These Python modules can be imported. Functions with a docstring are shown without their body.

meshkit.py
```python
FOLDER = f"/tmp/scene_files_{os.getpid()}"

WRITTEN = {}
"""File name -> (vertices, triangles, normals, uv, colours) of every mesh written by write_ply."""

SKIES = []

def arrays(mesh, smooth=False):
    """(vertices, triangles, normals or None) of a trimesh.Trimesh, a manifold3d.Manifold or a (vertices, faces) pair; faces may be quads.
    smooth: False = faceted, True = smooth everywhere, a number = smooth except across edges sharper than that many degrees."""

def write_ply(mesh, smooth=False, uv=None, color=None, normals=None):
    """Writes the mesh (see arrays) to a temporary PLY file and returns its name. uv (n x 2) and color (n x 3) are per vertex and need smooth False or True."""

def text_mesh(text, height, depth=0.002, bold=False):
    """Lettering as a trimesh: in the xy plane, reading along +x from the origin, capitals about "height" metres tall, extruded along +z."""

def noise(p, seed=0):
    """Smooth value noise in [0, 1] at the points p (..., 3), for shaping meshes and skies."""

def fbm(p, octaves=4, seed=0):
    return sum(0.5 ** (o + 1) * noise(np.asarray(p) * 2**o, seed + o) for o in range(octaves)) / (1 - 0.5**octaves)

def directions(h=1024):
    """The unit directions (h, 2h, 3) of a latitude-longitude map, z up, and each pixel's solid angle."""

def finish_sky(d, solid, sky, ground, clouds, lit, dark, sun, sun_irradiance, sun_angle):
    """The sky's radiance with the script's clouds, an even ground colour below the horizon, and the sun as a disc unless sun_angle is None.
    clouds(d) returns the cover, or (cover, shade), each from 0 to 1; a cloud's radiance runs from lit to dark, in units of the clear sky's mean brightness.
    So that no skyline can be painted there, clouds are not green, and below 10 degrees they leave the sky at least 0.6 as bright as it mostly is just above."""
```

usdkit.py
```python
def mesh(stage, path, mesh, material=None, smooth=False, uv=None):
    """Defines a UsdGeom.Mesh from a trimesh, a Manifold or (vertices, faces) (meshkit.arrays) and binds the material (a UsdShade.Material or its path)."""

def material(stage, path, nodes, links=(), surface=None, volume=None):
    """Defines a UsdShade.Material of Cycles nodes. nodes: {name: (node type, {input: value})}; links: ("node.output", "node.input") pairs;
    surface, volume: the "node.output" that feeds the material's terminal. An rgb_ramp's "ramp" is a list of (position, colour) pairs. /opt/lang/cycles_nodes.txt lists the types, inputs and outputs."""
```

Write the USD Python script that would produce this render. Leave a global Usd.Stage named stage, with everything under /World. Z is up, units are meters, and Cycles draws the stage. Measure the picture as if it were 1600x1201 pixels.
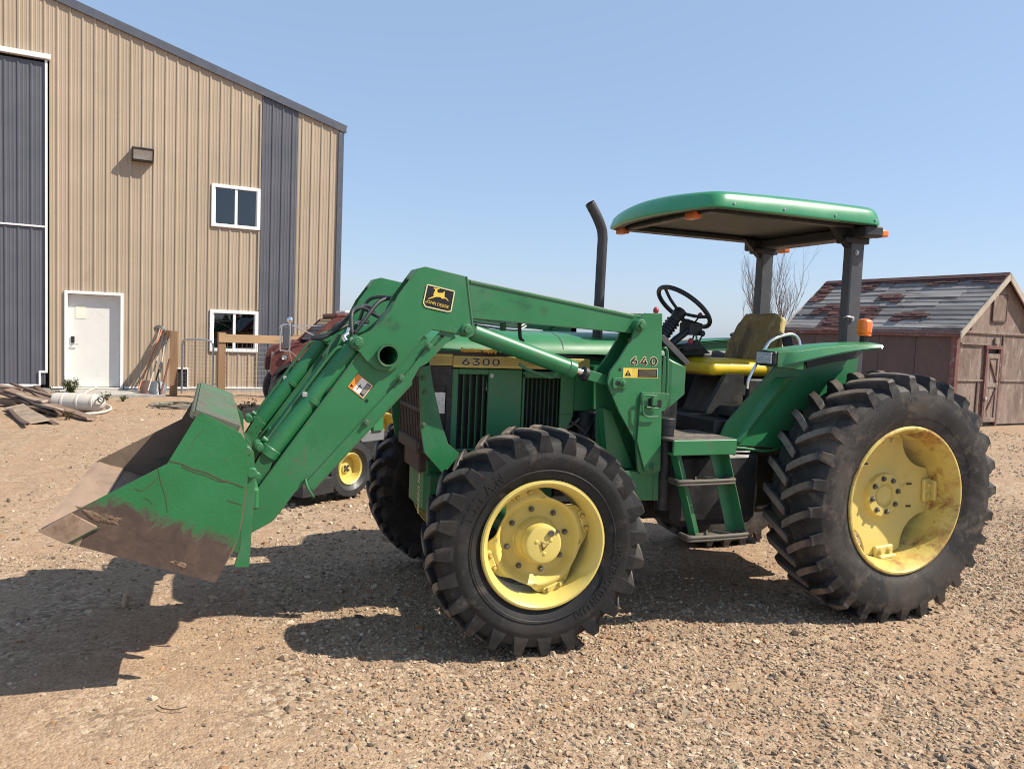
import math, random
import numpy as np, trimesh, usdkit, meshkit
from shapely.geometry import Polygon, Point, LineString, box as sbox
from shapely import affinity
from pxr import Usd, UsdGeom, UsdLux, UsdShade, Gf, Sdf, Vt

# ------------------------------------------------------------------ camera, sky, sun
stage = Usd.Stage.CreateInMemory()
UsdGeom.SetStageUpAxis(stage, UsdGeom.Tokens.z); UsdGeom.SetStageMetersPerUnit(stage, 1.0)
UsdGeom.Xform.Define(stage, '/World'); UsdGeom.Scope.Define(stage, '/World/Looks')
CX, CY, CZ, YAW, PIT, ROL, FPX = -3.989, -4.493, 1.683, .372, .069, -.041, 1200.0
FW = np.array([math.sin(YAW)*math.cos(PIT), math.cos(YAW)*math.cos(PIT), -math.sin(PIT)])
_r = np.array([math.cos(YAW), -math.sin(YAW), 0.0]); _u = np.cross(_r, FW)
RT = _r*math.cos(ROL) - _u*math.sin(ROL); UP = _u*math.cos(ROL) + _r*math.sin(ROL)
CAM = np.array([CX, CY, CZ])
cam = UsdGeom.Camera.Define(stage, '/World/camera')
cam.AddTransformOp().Set(Gf.Matrix4d(*RT, 0, *UP, 0, *(-FW), 0, *CAM, 1))
cam.CreateHorizontalApertureAttr(36.0); cam.CreateVerticalApertureAttr(27.0); cam.CreateFocalLengthAttr(36*FPX/1600)
cam.CreateClippingRangeAttr(Gf.Vec2f(.05, 5000)); cam.CreateExposureAttr(0.62)
SUN = np.array([.797, -.432, 1.0]); SUN /= np.linalg.norm(SUN)
EL, AZ = math.asin(SUN[2]), math.atan2(SUN[0], SUN[1])
sun = UsdLux.DistantLight.Define(stage, '/World/sun')
sun.CreateIntensityAttr(1.25); sun.CreateAngleAttr(.53); sun.CreateColorAttr(Gf.Vec3f(1.0, .92, .79)); sun.CreateNormalizeAttr(True)
_x = np.cross([0, 0, 1.0], SUN); _x /= np.linalg.norm(_x); _y = np.cross(SUN, _x)
sun.AddTransformOp().Set(Gf.Matrix4d(*_x, 0, *_y, 0, *SUN, 0, 0, 0, 50, 1))
dome = UsdLux.DomeLight.Define(stage, '/World/sky')
sky = usdkit.material(stage, '/World/Looks/sky_air', {
    's': ('sky_texture', dict(sky_type='single_scattering', sun_disc=False, sun_elevation=EL, sun_rotation=AZ, altitude=300., air_density=1.0, aerosol_density=1.0, ozone_density=4.0)),
    't': ('mix', dict(mix_type='multiply', fac=1., color2=(1.10, .97, .97))), 'v': ('mix', dict(mix_type='mix', fac=.36, color2=(4.9, 7.0, 9.6))),  # thin even veil of high haze
    'b': ('background_shader', dict(strength=.085))}, [('s.color', 't.color1'), ('t.color', 'v.color1'), ('v.color', 'b.color')], surface='b.background')
UsdShade.MaterialBindingAPI.Apply(dome.GetPrim()).Bind(sky)
dome.GetPrim().SetCustomDataByKey('label', 'clear blue daytime sky paling towards the horizon')
dome.GetPrim().SetCustomDataByKey('category', 'sky'); dome.GetPrim().SetCustomDataByKey('kind', 'structure')

# ------------------------------------------------------------------ helpers
rng = np.random.default_rng(7); random.seed(7)
A = lambda *v: np.array(v, float)
def ray(x, y): return FW + RT*(x-800)/FPX - UP*(y-600.5)/FPX
def on(x, y, P, n):
    d = ray(x, y); n = np.array(n, float); return CAM + d*(((np.array(P, float)-CAM) @ n)/(d @ n))
def Yp(x, y, y0): return on(x, y, (0, y0, 0), (0, 1, 0))
def Gp(x, y, z0=0.0): return on(x, y, (0, 0, z0), (0, 0, 1))
def xz(pts, y0): return [tuple(Yp(a, b, y0)[[0, 2]]) for a, b in pts]
def T(v, f): return trimesh.Trimesh(np.asarray(v, float), np.asarray(f), process=False)
def cat(*ms):
    out = []
    for m in ms: out += list(m) if isinstance(m, (list, tuple)) else [m]
    return trimesh.util.concatenate(out)
def bx(x0, x1, y0, y1, z0, z1, b=.004):
    x0, x1 = sorted((x0, x1)); y0, y1 = sorted((y0, y1)); z0, z1 = sorted((z0, z1))
    b = min(b, .3*(x1-x0), .3*(y1-y0), .3*(z1-z0))
    if b < 1e-4:
        m = trimesh.creation.box((x1-x0, y1-y0, z1-z0)); m.apply_translation(((x0+x1)/2, (y0+y1)/2, (z0+z1)/2)); return m
    P = []
    for i in (0, 1):
        for j in (0, 1):
            for k in (0, 1):
                c = A((x0, x1)[i], (y0, y1)[j], (z0, z1)[k]); s = A(1-2*i, 1-2*j, 1-2*k)*b
                for a in range(3):
                    q = c + s; q[a] = c[a]; P.append(q)
    return trimesh.convex.convex_hull(np.array(P))
def hull(P): return trimesh.convex.convex_hull(np.asarray(P, float))
def frame_map(m, o, u, v, n):
    m = m.copy(); V = m.vertices; B = np.array([u, v, n], float)
    m.vertices = np.asarray(o, float) + V @ B
    if np.linalg.det(B) < 0: m.invert()
    return m
def ext(poly, h):
    gs = getattr(poly, 'geoms', [poly])
    return cat([trimesh.creation.extrude_polygon(g, h, engine='earcut') for g in gs if g.area > 1e-9])
def plate(pts, y0, y1, holes=(), b=0.0):
    """polygon in the xz plane, thick from y0 to y1"""
    y0, y1 = sorted((y0, y1)); P = pts if hasattr(pts, 'area') else Polygon(pts, holes)
    if not P.is_valid: P = P.buffer(0)
    return frame_map(ext(P, y1-y0), (0, y1, 0), (1, 0, 0), (0, 0, 1), (0, -1, 0))
def rpoly(pts, r, seg=4):
    p = Polygon(pts); return p.buffer(-r).buffer(r, quad_segs=seg)
def ontop(pts, o, u, v, h):
    """polygon given in (u, v) coordinates, raised by h along u x v"""
    u, v = np.asarray(u, float), np.asarray(v, float); P = pts if hasattr(pts, 'area') else Polygon(pts)
    return frame_map(ext(P if P.is_valid else P.buffer(0), h), o, u, v, np.cross(u, v))
def spline(P, n=8):
    P = [np.asarray(p, float) for p in P]; Q = [2*P[0]-P[1]] + P + [2*P[-1]-P[-2]]; out = []
    for i in range(1, len(Q)-2):
        a, b, c, d = Q[i-1:i+3]
        for t in np.linspace(0, 1, n, endpoint=False):
            out.append(.5*((2*b)+(c-a)*t+(2*a-5*b+4*c-d)*t*t+(3*b-a-3*c+d)*t**3))
    return np.array(out+[P[-1]])
def tube(P, r, n=10, closed=False, caps=True):
    P = np.asarray(P, float); N = len(P); r = np.broadcast_to(r, N)
    if closed: t = np.roll(P, -1, 0)-np.roll(P, 1, 0)
    else:
        t = np.gradient(P, axis=0)
    t /= np.linalg.norm(t, axis=1, keepdims=True)
    a = np.cross(t[0], [0, 0, 1.0]); 
    if np.linalg.norm(a) < .1: a = np.cross(t[0], [1.0, 0, 0])
    a /= np.linalg.norm(a); V = []
    th = np.linspace(0, 2*np.pi, n, endpoint=False)
    for i in range(N):
        a = a - t[i]*(a @ t[i]); a /= np.linalg.norm(a); b = np.cross(t[i], a)
        V.append(P[i] + r[i]*(np.cos(th)[:, None]*a + np.sin(th)[:, None]*b))
    V = np.vstack(V); F = []
    for i in range(N if closed else N-1):
        j = (i+1) % N
        for k in range(n):
            l = (k+1) % n; F += [[i*n+k, i*n+l, j*n+l], [i*n+k, j*n+l, j*n+k]]
    if caps and not closed:
        V = np.vstack([V, P[0], P[-1]]); c0, c1 = N*n, N*n+1
        for k in range(n):
            l = (k+1) % n; F += [[c0, l, k], [c1, (N-1)*n+k, (N-1)*n+l]]
    return T(V, F)
def cyl(p, q, r, n=16, r2=None, b=0.0):
    p, q = np.asarray(p, float), np.asarray(q, float); r2 = r if r2 is None else r2
    if b:
        d = (q-p)/np.linalg.norm(q-p)
        return tube([p, p+d*b*.01, p+d*b, q-d*b, q-d*b*.01, q], [r-b, r-b, r, r2, r2-b, r2-b], n)
    return tube([p, q], [r, r2], n)
def lathe(prof, c, ax, n=48, a0=0, a1=2*np.pi):
    """prof: (radius, distance along ax)"""
    ax = np.asarray(ax, float); ax /= np.linalg.norm(ax)
    u = np.cross(ax, [0, 0, 1.0]); 
    if np.linalg.norm(u) < .1: u = A(1, 0, 0)
    u /= np.linalg.norm(u); v = np.cross(ax, u); full = abs(a1-a0) > 6.28
    th = np.linspace(a0, a1, n, endpoint=not full); P = np.asarray(prof, float); m = len(P)
    V = (np.asarray(c, float) + P[None, :, 1:2]*ax + P[None, :, 0:1]*(np.cos(th)[:, None, None]*u + np.sin(th)[:, None, None]*v)).reshape(-1, 3)
    F = []
    for i in range(n if full else n-1):
        j = (i+1) % n
        for k in range(m-1):
            F += [[i*m+k, j*m+k, j*m+k+1], [i*m+k, j*m+k+1, i*m+k+1]]
    return T(V, F)
def ico(c, r, sub=2, sc=(1, 1, 1)):
    m = trimesh.creation.icosphere(subdivisions=sub, radius=1.0); m.vertices = m.vertices*np.array(sc)*r + np.asarray(c, float); return m
def grid(nu, nv, fn):
    U, V = np.meshgrid(np.linspace(0, 1, nu), np.linspace(0, 1, nv), indexing='ij')
    P = np.array([fn(a, b) for a, b in zip(U.ravel(), V.ravel())]); F = []
    for i in range(nu-1):
        for j in range(nv-1):
            k = i*nv+j; F += [[k, k+nv, k+nv+1], [k, k+nv+1, k+1]]
    return T(P, F)
def mirror(m):
    m = m.copy(); m.vertices = m.vertices*A(1, -1, 1); m.invert(); return m
def rotz(m, a, c=(0, 0, 0)):
    m = m.copy(); m.apply_transform(trimesh.transformations.rotation_matrix(a, (0, 0, 1), c)); return m

_used = {}
def nm(parent, name):
    k = (parent, name); i = _used.get(k, -1)+1; _used[k] = i
    return f'{parent}/{name}' + (f'_{i:03d}' if i else '')
def _tag(p, label=None, cat=None, group=None, kind=None):
    for k, v in (('label', label), ('category', cat), ('group', group), ('kind', kind)):
        if v: p.SetCustomDataByKey(k, v)
    return p
def thing(name, label, cat, loc=(0, 0, 0), rz=0.0, group=None, kind=None):
    x = UsdGeom.Xform.Define(stage, nm('/World', name)); x.AddTranslateOp().Set(Gf.Vec3d(*map(float, loc))); x.AddRotateZOp().Set(math.degrees(rz))
    _tag(x.GetPrim(), label, cat, group, kind); return str(x.GetPath())
def part(par, name, mesh, m, label=None, smooth=False, kind=None):
    if isinstance(mesh, (list, tuple)): mesh = cat(mesh)
    p = usdkit.mesh(stage, nm(par, name), mesh, m, smooth=smooth); _tag(p.GetPrim(), label, kind=kind); return str(p.GetPath())
def sub(par, name, label=None):
    x = UsdGeom.Xform.Define(stage, nm(par, name)); _tag(x.GetPrim(), label); return str(x.GetPath())
def single(name, mesh, m, label, cat_, group=None, kind=None, smooth=False):
    p = part('/World', name, mesh, m, smooth=smooth); _tag(stage.GetPrimAtPath(p), label, cat_, group, kind); return p

# ------------------------------------------------------------------ materials
def pmat(name, col, rough=.5, var=.12, scale=6., metal=0., coat=0., bump=0., bscale=60., bev=0., spots=None, stretch=(1, 1, 1), extra=None, spec=.5, wear=None):
    """procedural material: base colour broken up by noise; spots = (colour, coverage, scale) patches of dirt or rust"""
    c = np.array(col, float)
    n = {'g': ('geometry', {}), 'm': ('mapping', dict(scale=stretch)), 'n': ('noise_texture', dict(scale=scale, detail=5., roughness=.6)),
         'r': ('rgb_ramp', dict(ramp=[(.3, tuple(c*(1-var))), (.7, tuple(np.minimum(c*(1+var), .95)))])),
         'p': ('principled_bsdf', dict(roughness=rough, metallic=metal, coat_weight=coat, coat_roughness=.15, specular_ior_level=spec))}
    L = [('g.position', 'm.vector'), ('m.vector', 'n.vector'), ('n.fac', 'r.fac')]; src = 'r.color'
    if spots:
        for i, (sc, cov, ss) in enumerate(spots if isinstance(spots, list) else [spots]):
            n[f's{i}'] = ('noise_texture', dict(scale=ss, detail=8., roughness=.72, distortion=.4))
            n[f'sr{i}'] = ('rgb_ramp', dict(ramp=[(1-cov-.05, (0, 0, 0)), (1-cov+.07, (1, 1, 1))]))
            n[f'sm{i}'] = ('mix', dict(mix_type='mix', color2=tuple(sc)))
            L += [('m.vector', f's{i}.vector'), (f's{i}.fac', f'sr{i}.fac'), (f'sr{i}.color', f'sm{i}.fac'), (src, f'sm{i}.color1')]; src = f'sm{i}.color'
    if wear:                                                        # paint rubbed off along the edges
        n.update({'wb': ('bevel', dict(samples=6, radius=.009)), 'wd': ('vector_math', dict(math_type='dot_product')), 'wn': ('noise_texture', dict(scale=38., detail=5., roughness=.7)),
                  'wi': ('math', dict(math_type='subtract', value1=1.)), 'wm': ('math', dict(math_type='multiply')), 'wr': ('map_range', dict(from_min=.035, from_max=.075, to_min=0., to_max=.85, clamp=True)), 'wx': ('mix', dict(mix_type='mix', color2=tuple(wear)))})
        L += [('wb.bevel', 'wd.vector1'), ('g.true_normal', 'wd.vector2'), ('wd.value', 'wi.value2'), ('wi.value', 'wm.value1'), ('m.vector', 'wn.vector'), ('wn.fac', 'wm.value2'), ('wm.value', 'wr.value'), ('wr.result', 'wx.fac'), (src, 'wx.color1')]; src = 'wx.color'
    if extra: src = extra(n, L, src)
    L.append((src, 'p.base_color'))
    nrm = None
    if bev:
        n['bv'] = ('bevel', dict(samples=4, radius=bev)); nrm = 'bv.bevel'
    if bump:
        n['bn'] = ('noise_texture', dict(scale=bscale, detail=4., roughness=.6)); n['bu'] = ('bump', dict(strength=bump, distance=.01))
        L += [('m.vector', 'bn.vector'), ('bn.fac', 'bu.height')]
        if nrm: L.append((nrm, 'bu.normal'))
        nrm = 'bu.normal'
    if nrm: L.append((nrm, 'p.normal'))
    # a little gloss variation
    n['rr'] = ('map_range', dict(from_min=.3, from_max=.7, to_min=max(rough-.08, .03), to_max=min(rough+.12, 1))); L += [('n.fac', 'rr.value'), ('rr.result', 'p.roughness')]
    return usdkit.material(stage, f'/World/Looks/{name}', n, L, surface='p.BSDF')

DUST = (.26, .20, .145)
GRN = (.012, .150, .036)
GREEN = pmat('green_paint', (.020, .158, .056), .40, .10, 3., coat=.08, bev=.004, wear=(.10, .085, .055), spots=[((.042, .165, .078), .44, 1.6), ((.016, .085, .036), .37, 3.5), ((.075, .115, .065), .36, 11.), ((.11, .08, .05), .28, 24.)])
GREEN2 = pmat('green_paint_dusty', (.020, .146, .052), .48, .15, 4., bev=.003, wear=(.11, .085, .06), spots=[((.050, .125, .065), .42, 5.), ((.035, .055, .03), .35, 8.), ((.10, .075, .05), .33, 24.)])
YEL = pmat('yellow_paint', (.62, .495, .135), .42, .06, 5., bev=.003, wear=(.20, .11, .05), spots=[((.52, .40, .14), .30, 7.), ((.16, .075, .03), .15, 26.)])
YELR = pmat('yellow_paint_rusty', (.60, .485, .145), .48, .08, 4., bev=.003, spots=[((.45, .29, .08), .36, 3.4), ((.24, .10, .035), .30, 7.), ((.11, .045, .02), .24, 26.)])
YELB = pmat('yellow_barrel_rusty', (.57, .45, .12), .5, .10, 4., bev=.003, spots=[((.42, .24, .06), .47, 4.), ((.20, .075, .025), .42, 5.), ((.10, .04, .018), .32, 20.)])
BLACK = pmat('black_plastic', (.012, .013, .015), .5, .3, 8., bev=.003, spots=((.045, .039, .032), .42, 10.))
DARK = pmat('dark_iron', (.016, .017, .018), .6, .3, 10., spots=((.055, .045, .034), .44, 8.))
IRON = pmat('bare_iron', (.16, .15, .14), .45, .3, 20., metal=.7, spots=((.12, .07, .04), .3, 30.))
CHROME = pmat('chrome', (.75, .75, .76), .14, .05, 20., metal=1.0)
ZINC = pmat('galvanised_steel', (.45, .46, .47), .42, .15, 30., metal=.8)
GREYP = pmat('grey_paint', (.055, .058, .066), .42, .12, 4., bev=.004, wear=(.14, .12, .10), spots=[((.10, .09, .082), .40, 5.), ((.15, .125, .10), .32, 18.)])
SEATY = pmat('yellow_vinyl', (.74, .52, .02), .42, .08, 8., bump=.15, bscale=90.)
SEATW = pmat('worn_foam', (.23, .15, .05), .85, .25, 12., bump=.5, bscale=40., spots=[((.12, .075, .035), .46, 6.), ((.34, .27, .14), .40, 14.)], stretch=(1, 1, .4))
AMBER = pmat('amber_lens', (.85, .19, .015), .22, .12, 40., coat=.5)
AMBERD = pmat('amber_lens_faded', (.55, .13, .03), .35, .2, 40.)
REDK = pmat('red_knob', (.30, .03, .035), .35, .1)
LENS = pmat('lamp_glass', (.52, .55, .56), .12, .25, 60., metal=.55, bump=.3, bscale=120.)
HOSE = pmat('rubber_hose', (.022, .024, .026), .5, .2, 20.)
STRIPE = pmat('decal_yellow', (.58, .46, .13), .4, .1, 15.)
DECY = pmat('decal_bright_yellow', (.72, .52, .08), .4, .05)
DECW = pmat('decal_white', (.74, .72, .66), .45, .05)
DECO = pmat('decal_orange', (.75, .25, .03), .45, .05)
DECB = pmat('decal_black', (.010, .010, .011), .35, .2)
DECP = pmat('decal_cream', (.70, .62, .36), .45, .05)
SCR = pmat('rusty_scratch', (.085, .050, .030), .8, .3, 30.)
RUSTG = pmat('rusty_grille', (.085, .055, .045), .7, .35, 14.)
CANOPY = pmat('canopy_plastic', (.022, .21, .085), .34, .06, 2., coat=.2, bev=.006, spots=[((.045, .215, .10), .38, 2.2), ((.06, .17, .09), .25, 12.)])
CANU = pmat('canopy_liner', (.11, .11, .115), .75, .15, 4.)
MUD = pmat('dried_mud', (.17, .112, .072), .95, .3, 8., bump=.6, bscale=22.)
STEELB = pmat('worn_steel', (.27, .19, .135), .62, .25, 5., bump=.15, bscale=30., stretch=(1, .25, 1), spots=[((.15, .095, .06), .42, 6.), ((.34, .26, .19), .3, 10.)])

def tyre_mat(name, cx, cz, R, dust, base):
    def ex(n, L, src):
        n.update({'sx': ('separate_xyz', {}), 'ax': ('math', dict(math_type='subtract', value2=cx)), 'az': ('math', dict(math_type='subtract', value2=cz)),
                  'c': ('combine_xyz', {}), 'ln': ('vector_math', dict(math_type='length')),
                  'mr': ('map_range', dict(from_min=R-.016, from_max=R-.003, to_min=0., to_max=1., clamp=True)),
                  'mn': ('math', dict(math_type='multiply', value2=1.)), 'nb': ('noise_texture', dict(scale=13., detail=6., roughness=.7)),
                  'nr': ('map_range', dict(from_min=.3, from_max=.6, to_min=.35, to_max=.95, clamp=True)),
                  'mx': ('mix', dict(mix_type='mix', color2=(.21, .17, .135)))})
        L += [('g.position', 'sx.vector'), ('sx.x', 'ax.value1'), ('sx.z', 'az.value1'), ('ax.value', 'c.x'), ('az.value', 'c.z'), ('c.vector', 'ln.vector1'),
              ('ln.value', 'mr.value'), ('mr.result', 'mn.value1'), ('g.position', 'nb.vector'), ('nb.fac', 'nr.value'), ('nr.result', 'mn.value2'), ('mn.value', 'mx.fac'), (src, 'mx.color1')]
        return 'mx.color'
    return pmat(name, base, .62, .25, 9., spots=dust, bump=.12, bscale=45., extra=ex, spec=.35)

def leaf_mat(name, c):
    return usdkit.material(stage, f'/World/Looks/{name}', {
        'oi': ('geometry', {}), 'r': ('rgb_ramp', dict(ramp=[(0., tuple(np.array(c)*.6)), (1., tuple(np.array(c)*1.4))])),
        'd': ('diffuse_bsdf', {}), 't': ('translucent_bsdf', {}), 'm': ('mix_closure', dict(fac=.3))},
        [('oi.random_per_island', 'r.fac'), ('r.color', 'd.color'), ('r.color', 't.color'), ('d.BSDF', 'm.closure1'), ('t.BSDF', 'm.closure2')], surface='m.closure')

def glass_mat(name, tint=(.75, .8, .82), ior=1.5):
    return usdkit.material(stage, f'/World/Looks/{name}', {'t': ('transparent_bsdf', dict(color=tint)), 'g': ('glossy_bsdf', dict(color=(.9, .9, .9), roughness=.02)),
        'f': ('fresnel', dict(IOR=ior)), 'm': ('mix_closure', {})}, [('f.fac', 'm.fac'), ('t.BSDF', 'm.closure1'), ('g.BSDF', 'm.closure2')], surface='m.closure')
GLASS = glass_mat('window_glass', (.45, .5, .52), 1.9)

# ------------------------------------------------------------------ ground
def gravel_mat():
    n = {'g': ('geometry', {}),
         'big': ('noise_texture', dict(scale=.55, detail=5., roughness=.6)), 'mid': ('noise_texture', dict(scale=5., detail=6., roughness=.7)),
         'v1': ('voronoi_texture', dict(scale=42., randomness=1.)), 'v2': ('voronoi_texture', dict(scale=95., randomness=1.)),
         'rb': ('rgb_ramp', dict(ramp=[(.32, (.275, .180, .112)), (.5, (.345, .232, .148)), (.68, (.395, .278, .183))])),
         'hs1': ('separate_color', dict(color_type='rgb')), 'hs2': ('separate_color', dict(color_type='rgb')),
         'r1': ('rgb_ramp', dict(ramp=[(0., (.15, .11, .08)), (.25, (.255, .178, .117)), (.6, (.35, .255, .17)), (.85, (.44, .34, .24)), (1., (.54, .44, .33))])),
         'r2': ('rgb_ramp', dict(ramp=[(0., (.17, .12, .08)), (.35, (.31, .208, .133)), (.8, (.395, .277, .183)), (1., (.50, .38, .275))])),
         'k1': ('rgb_ramp', dict(ramp=[(.40, (0, 0, 0)), (.62, (1, 1, 1))])), 'gn': ('noise_texture', dict(scale=1.3, detail=4., roughness=.7)),
         'g1': ('math', dict(math_type='multiply', value2=.8)), 'ma': ('mix', dict(mix_type='mix', fac=.5)), 'mb': ('mix', dict(mix_type='mix')), 'mm': ('mix', dict(mix_type='multiply', fac=.45)),
         'rm': ('rgb_ramp', dict(ramp=[(.3, (.62, .60, .58)), (.6, (1, 1, 1))])),
         'b1': ('bump', dict(strength=.28, distance=.014, invert=True)), 'b2': ('bump', dict(strength=.5, distance=.008, invert=True)), 'b3': ('bump', dict(strength=.5, distance=.02)),
         'p': ('principled_bsdf', dict(roughness=.95, specular_ior_level=.15))}
    L = [('g.position', f'{k}.vector') for k in ('big', 'mid', 'v1', 'v2', 'gn')]
    L += [('big.fac', 'rb.fac'), ('v1.color', 'hs1.color'), ('v2.color', 'hs2.color'), ('hs1.r', 'r1.fac'), ('hs2.g', 'r2.fac'),
          ('rb.color', 'ma.color1'), ('r2.color', 'ma.color2'), ('gn.fac', 'k1.fac'), ('k1.color', 'g1.value1'), ('g1.value', 'mb.fac'), ('ma.color', 'mb.color1'), ('r1.color', 'mb.color2'),
          ('mid.fac', 'rm.fac'), ('mb.color', 'mm.color1'), ('rm.color', 'mm.color2'), ('mm.color', 'p.base_color'),
          ('mid.fac', 'b3.height'), ('b3.normal', 'b1.normal'), ('v1.distance', 'b1.height'), ('b1.normal', 'b2.normal'), ('v2.distance', 'b2.height'), ('b2.normal', 'p.normal')]
    return usdkit.material(stage, '/World/Looks/gravel_ground', n, L, surface='p.BSDF')
GRAVEL = gravel_mat()
def gz(x, y):
    """height of the yard"""
    p = np.stack([np.asarray(x, float)*1.1, np.asarray(y, float)*1.1, np.zeros(np.shape(x))], -1)
    q = p*6.0
    return (meshkit.fbm(p, 3, 3)-.5)*.045 + (meshkit.fbm(q, 3, 8)-.5)*.022 - .006
def terrain():
    def axis(a, b, step, far):
        core = np.arange(a, b+1e-6, step); o = np.array([.15, .4, .9, 2, 4, 8, 16, 35, 80, 200, 500, 1200])
        return np.concatenate([(a-o)[::-1], core, b+o])
    X = axis(-9.5, 6.5, .045, 0); Y = axis(-3.6, 5.5, .045, 0)
    GX, GY = np.meshgrid(X, Y, indexing='ij'); Z = gz(GX, GY)
    V = np.stack([GX, GY, Z], -1).reshape(-1, 3); nx, ny = len(X), len(Y)
    i, j = np.meshgrid(np.arange(nx-1), np.arange(ny-1), indexing='ij'); k = (i*ny+j).ravel()
    F = np.vstack([np.stack([k, k+ny, k+ny+1], 1), np.stack([k, k+ny+1, k+1], 1)])
    return T(V, F)
single('ground', terrain(), GRAVEL, 'wide tan gravel and dirt farmyard under the tractor', 'ground', kind='structure', smooth=True)

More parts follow.
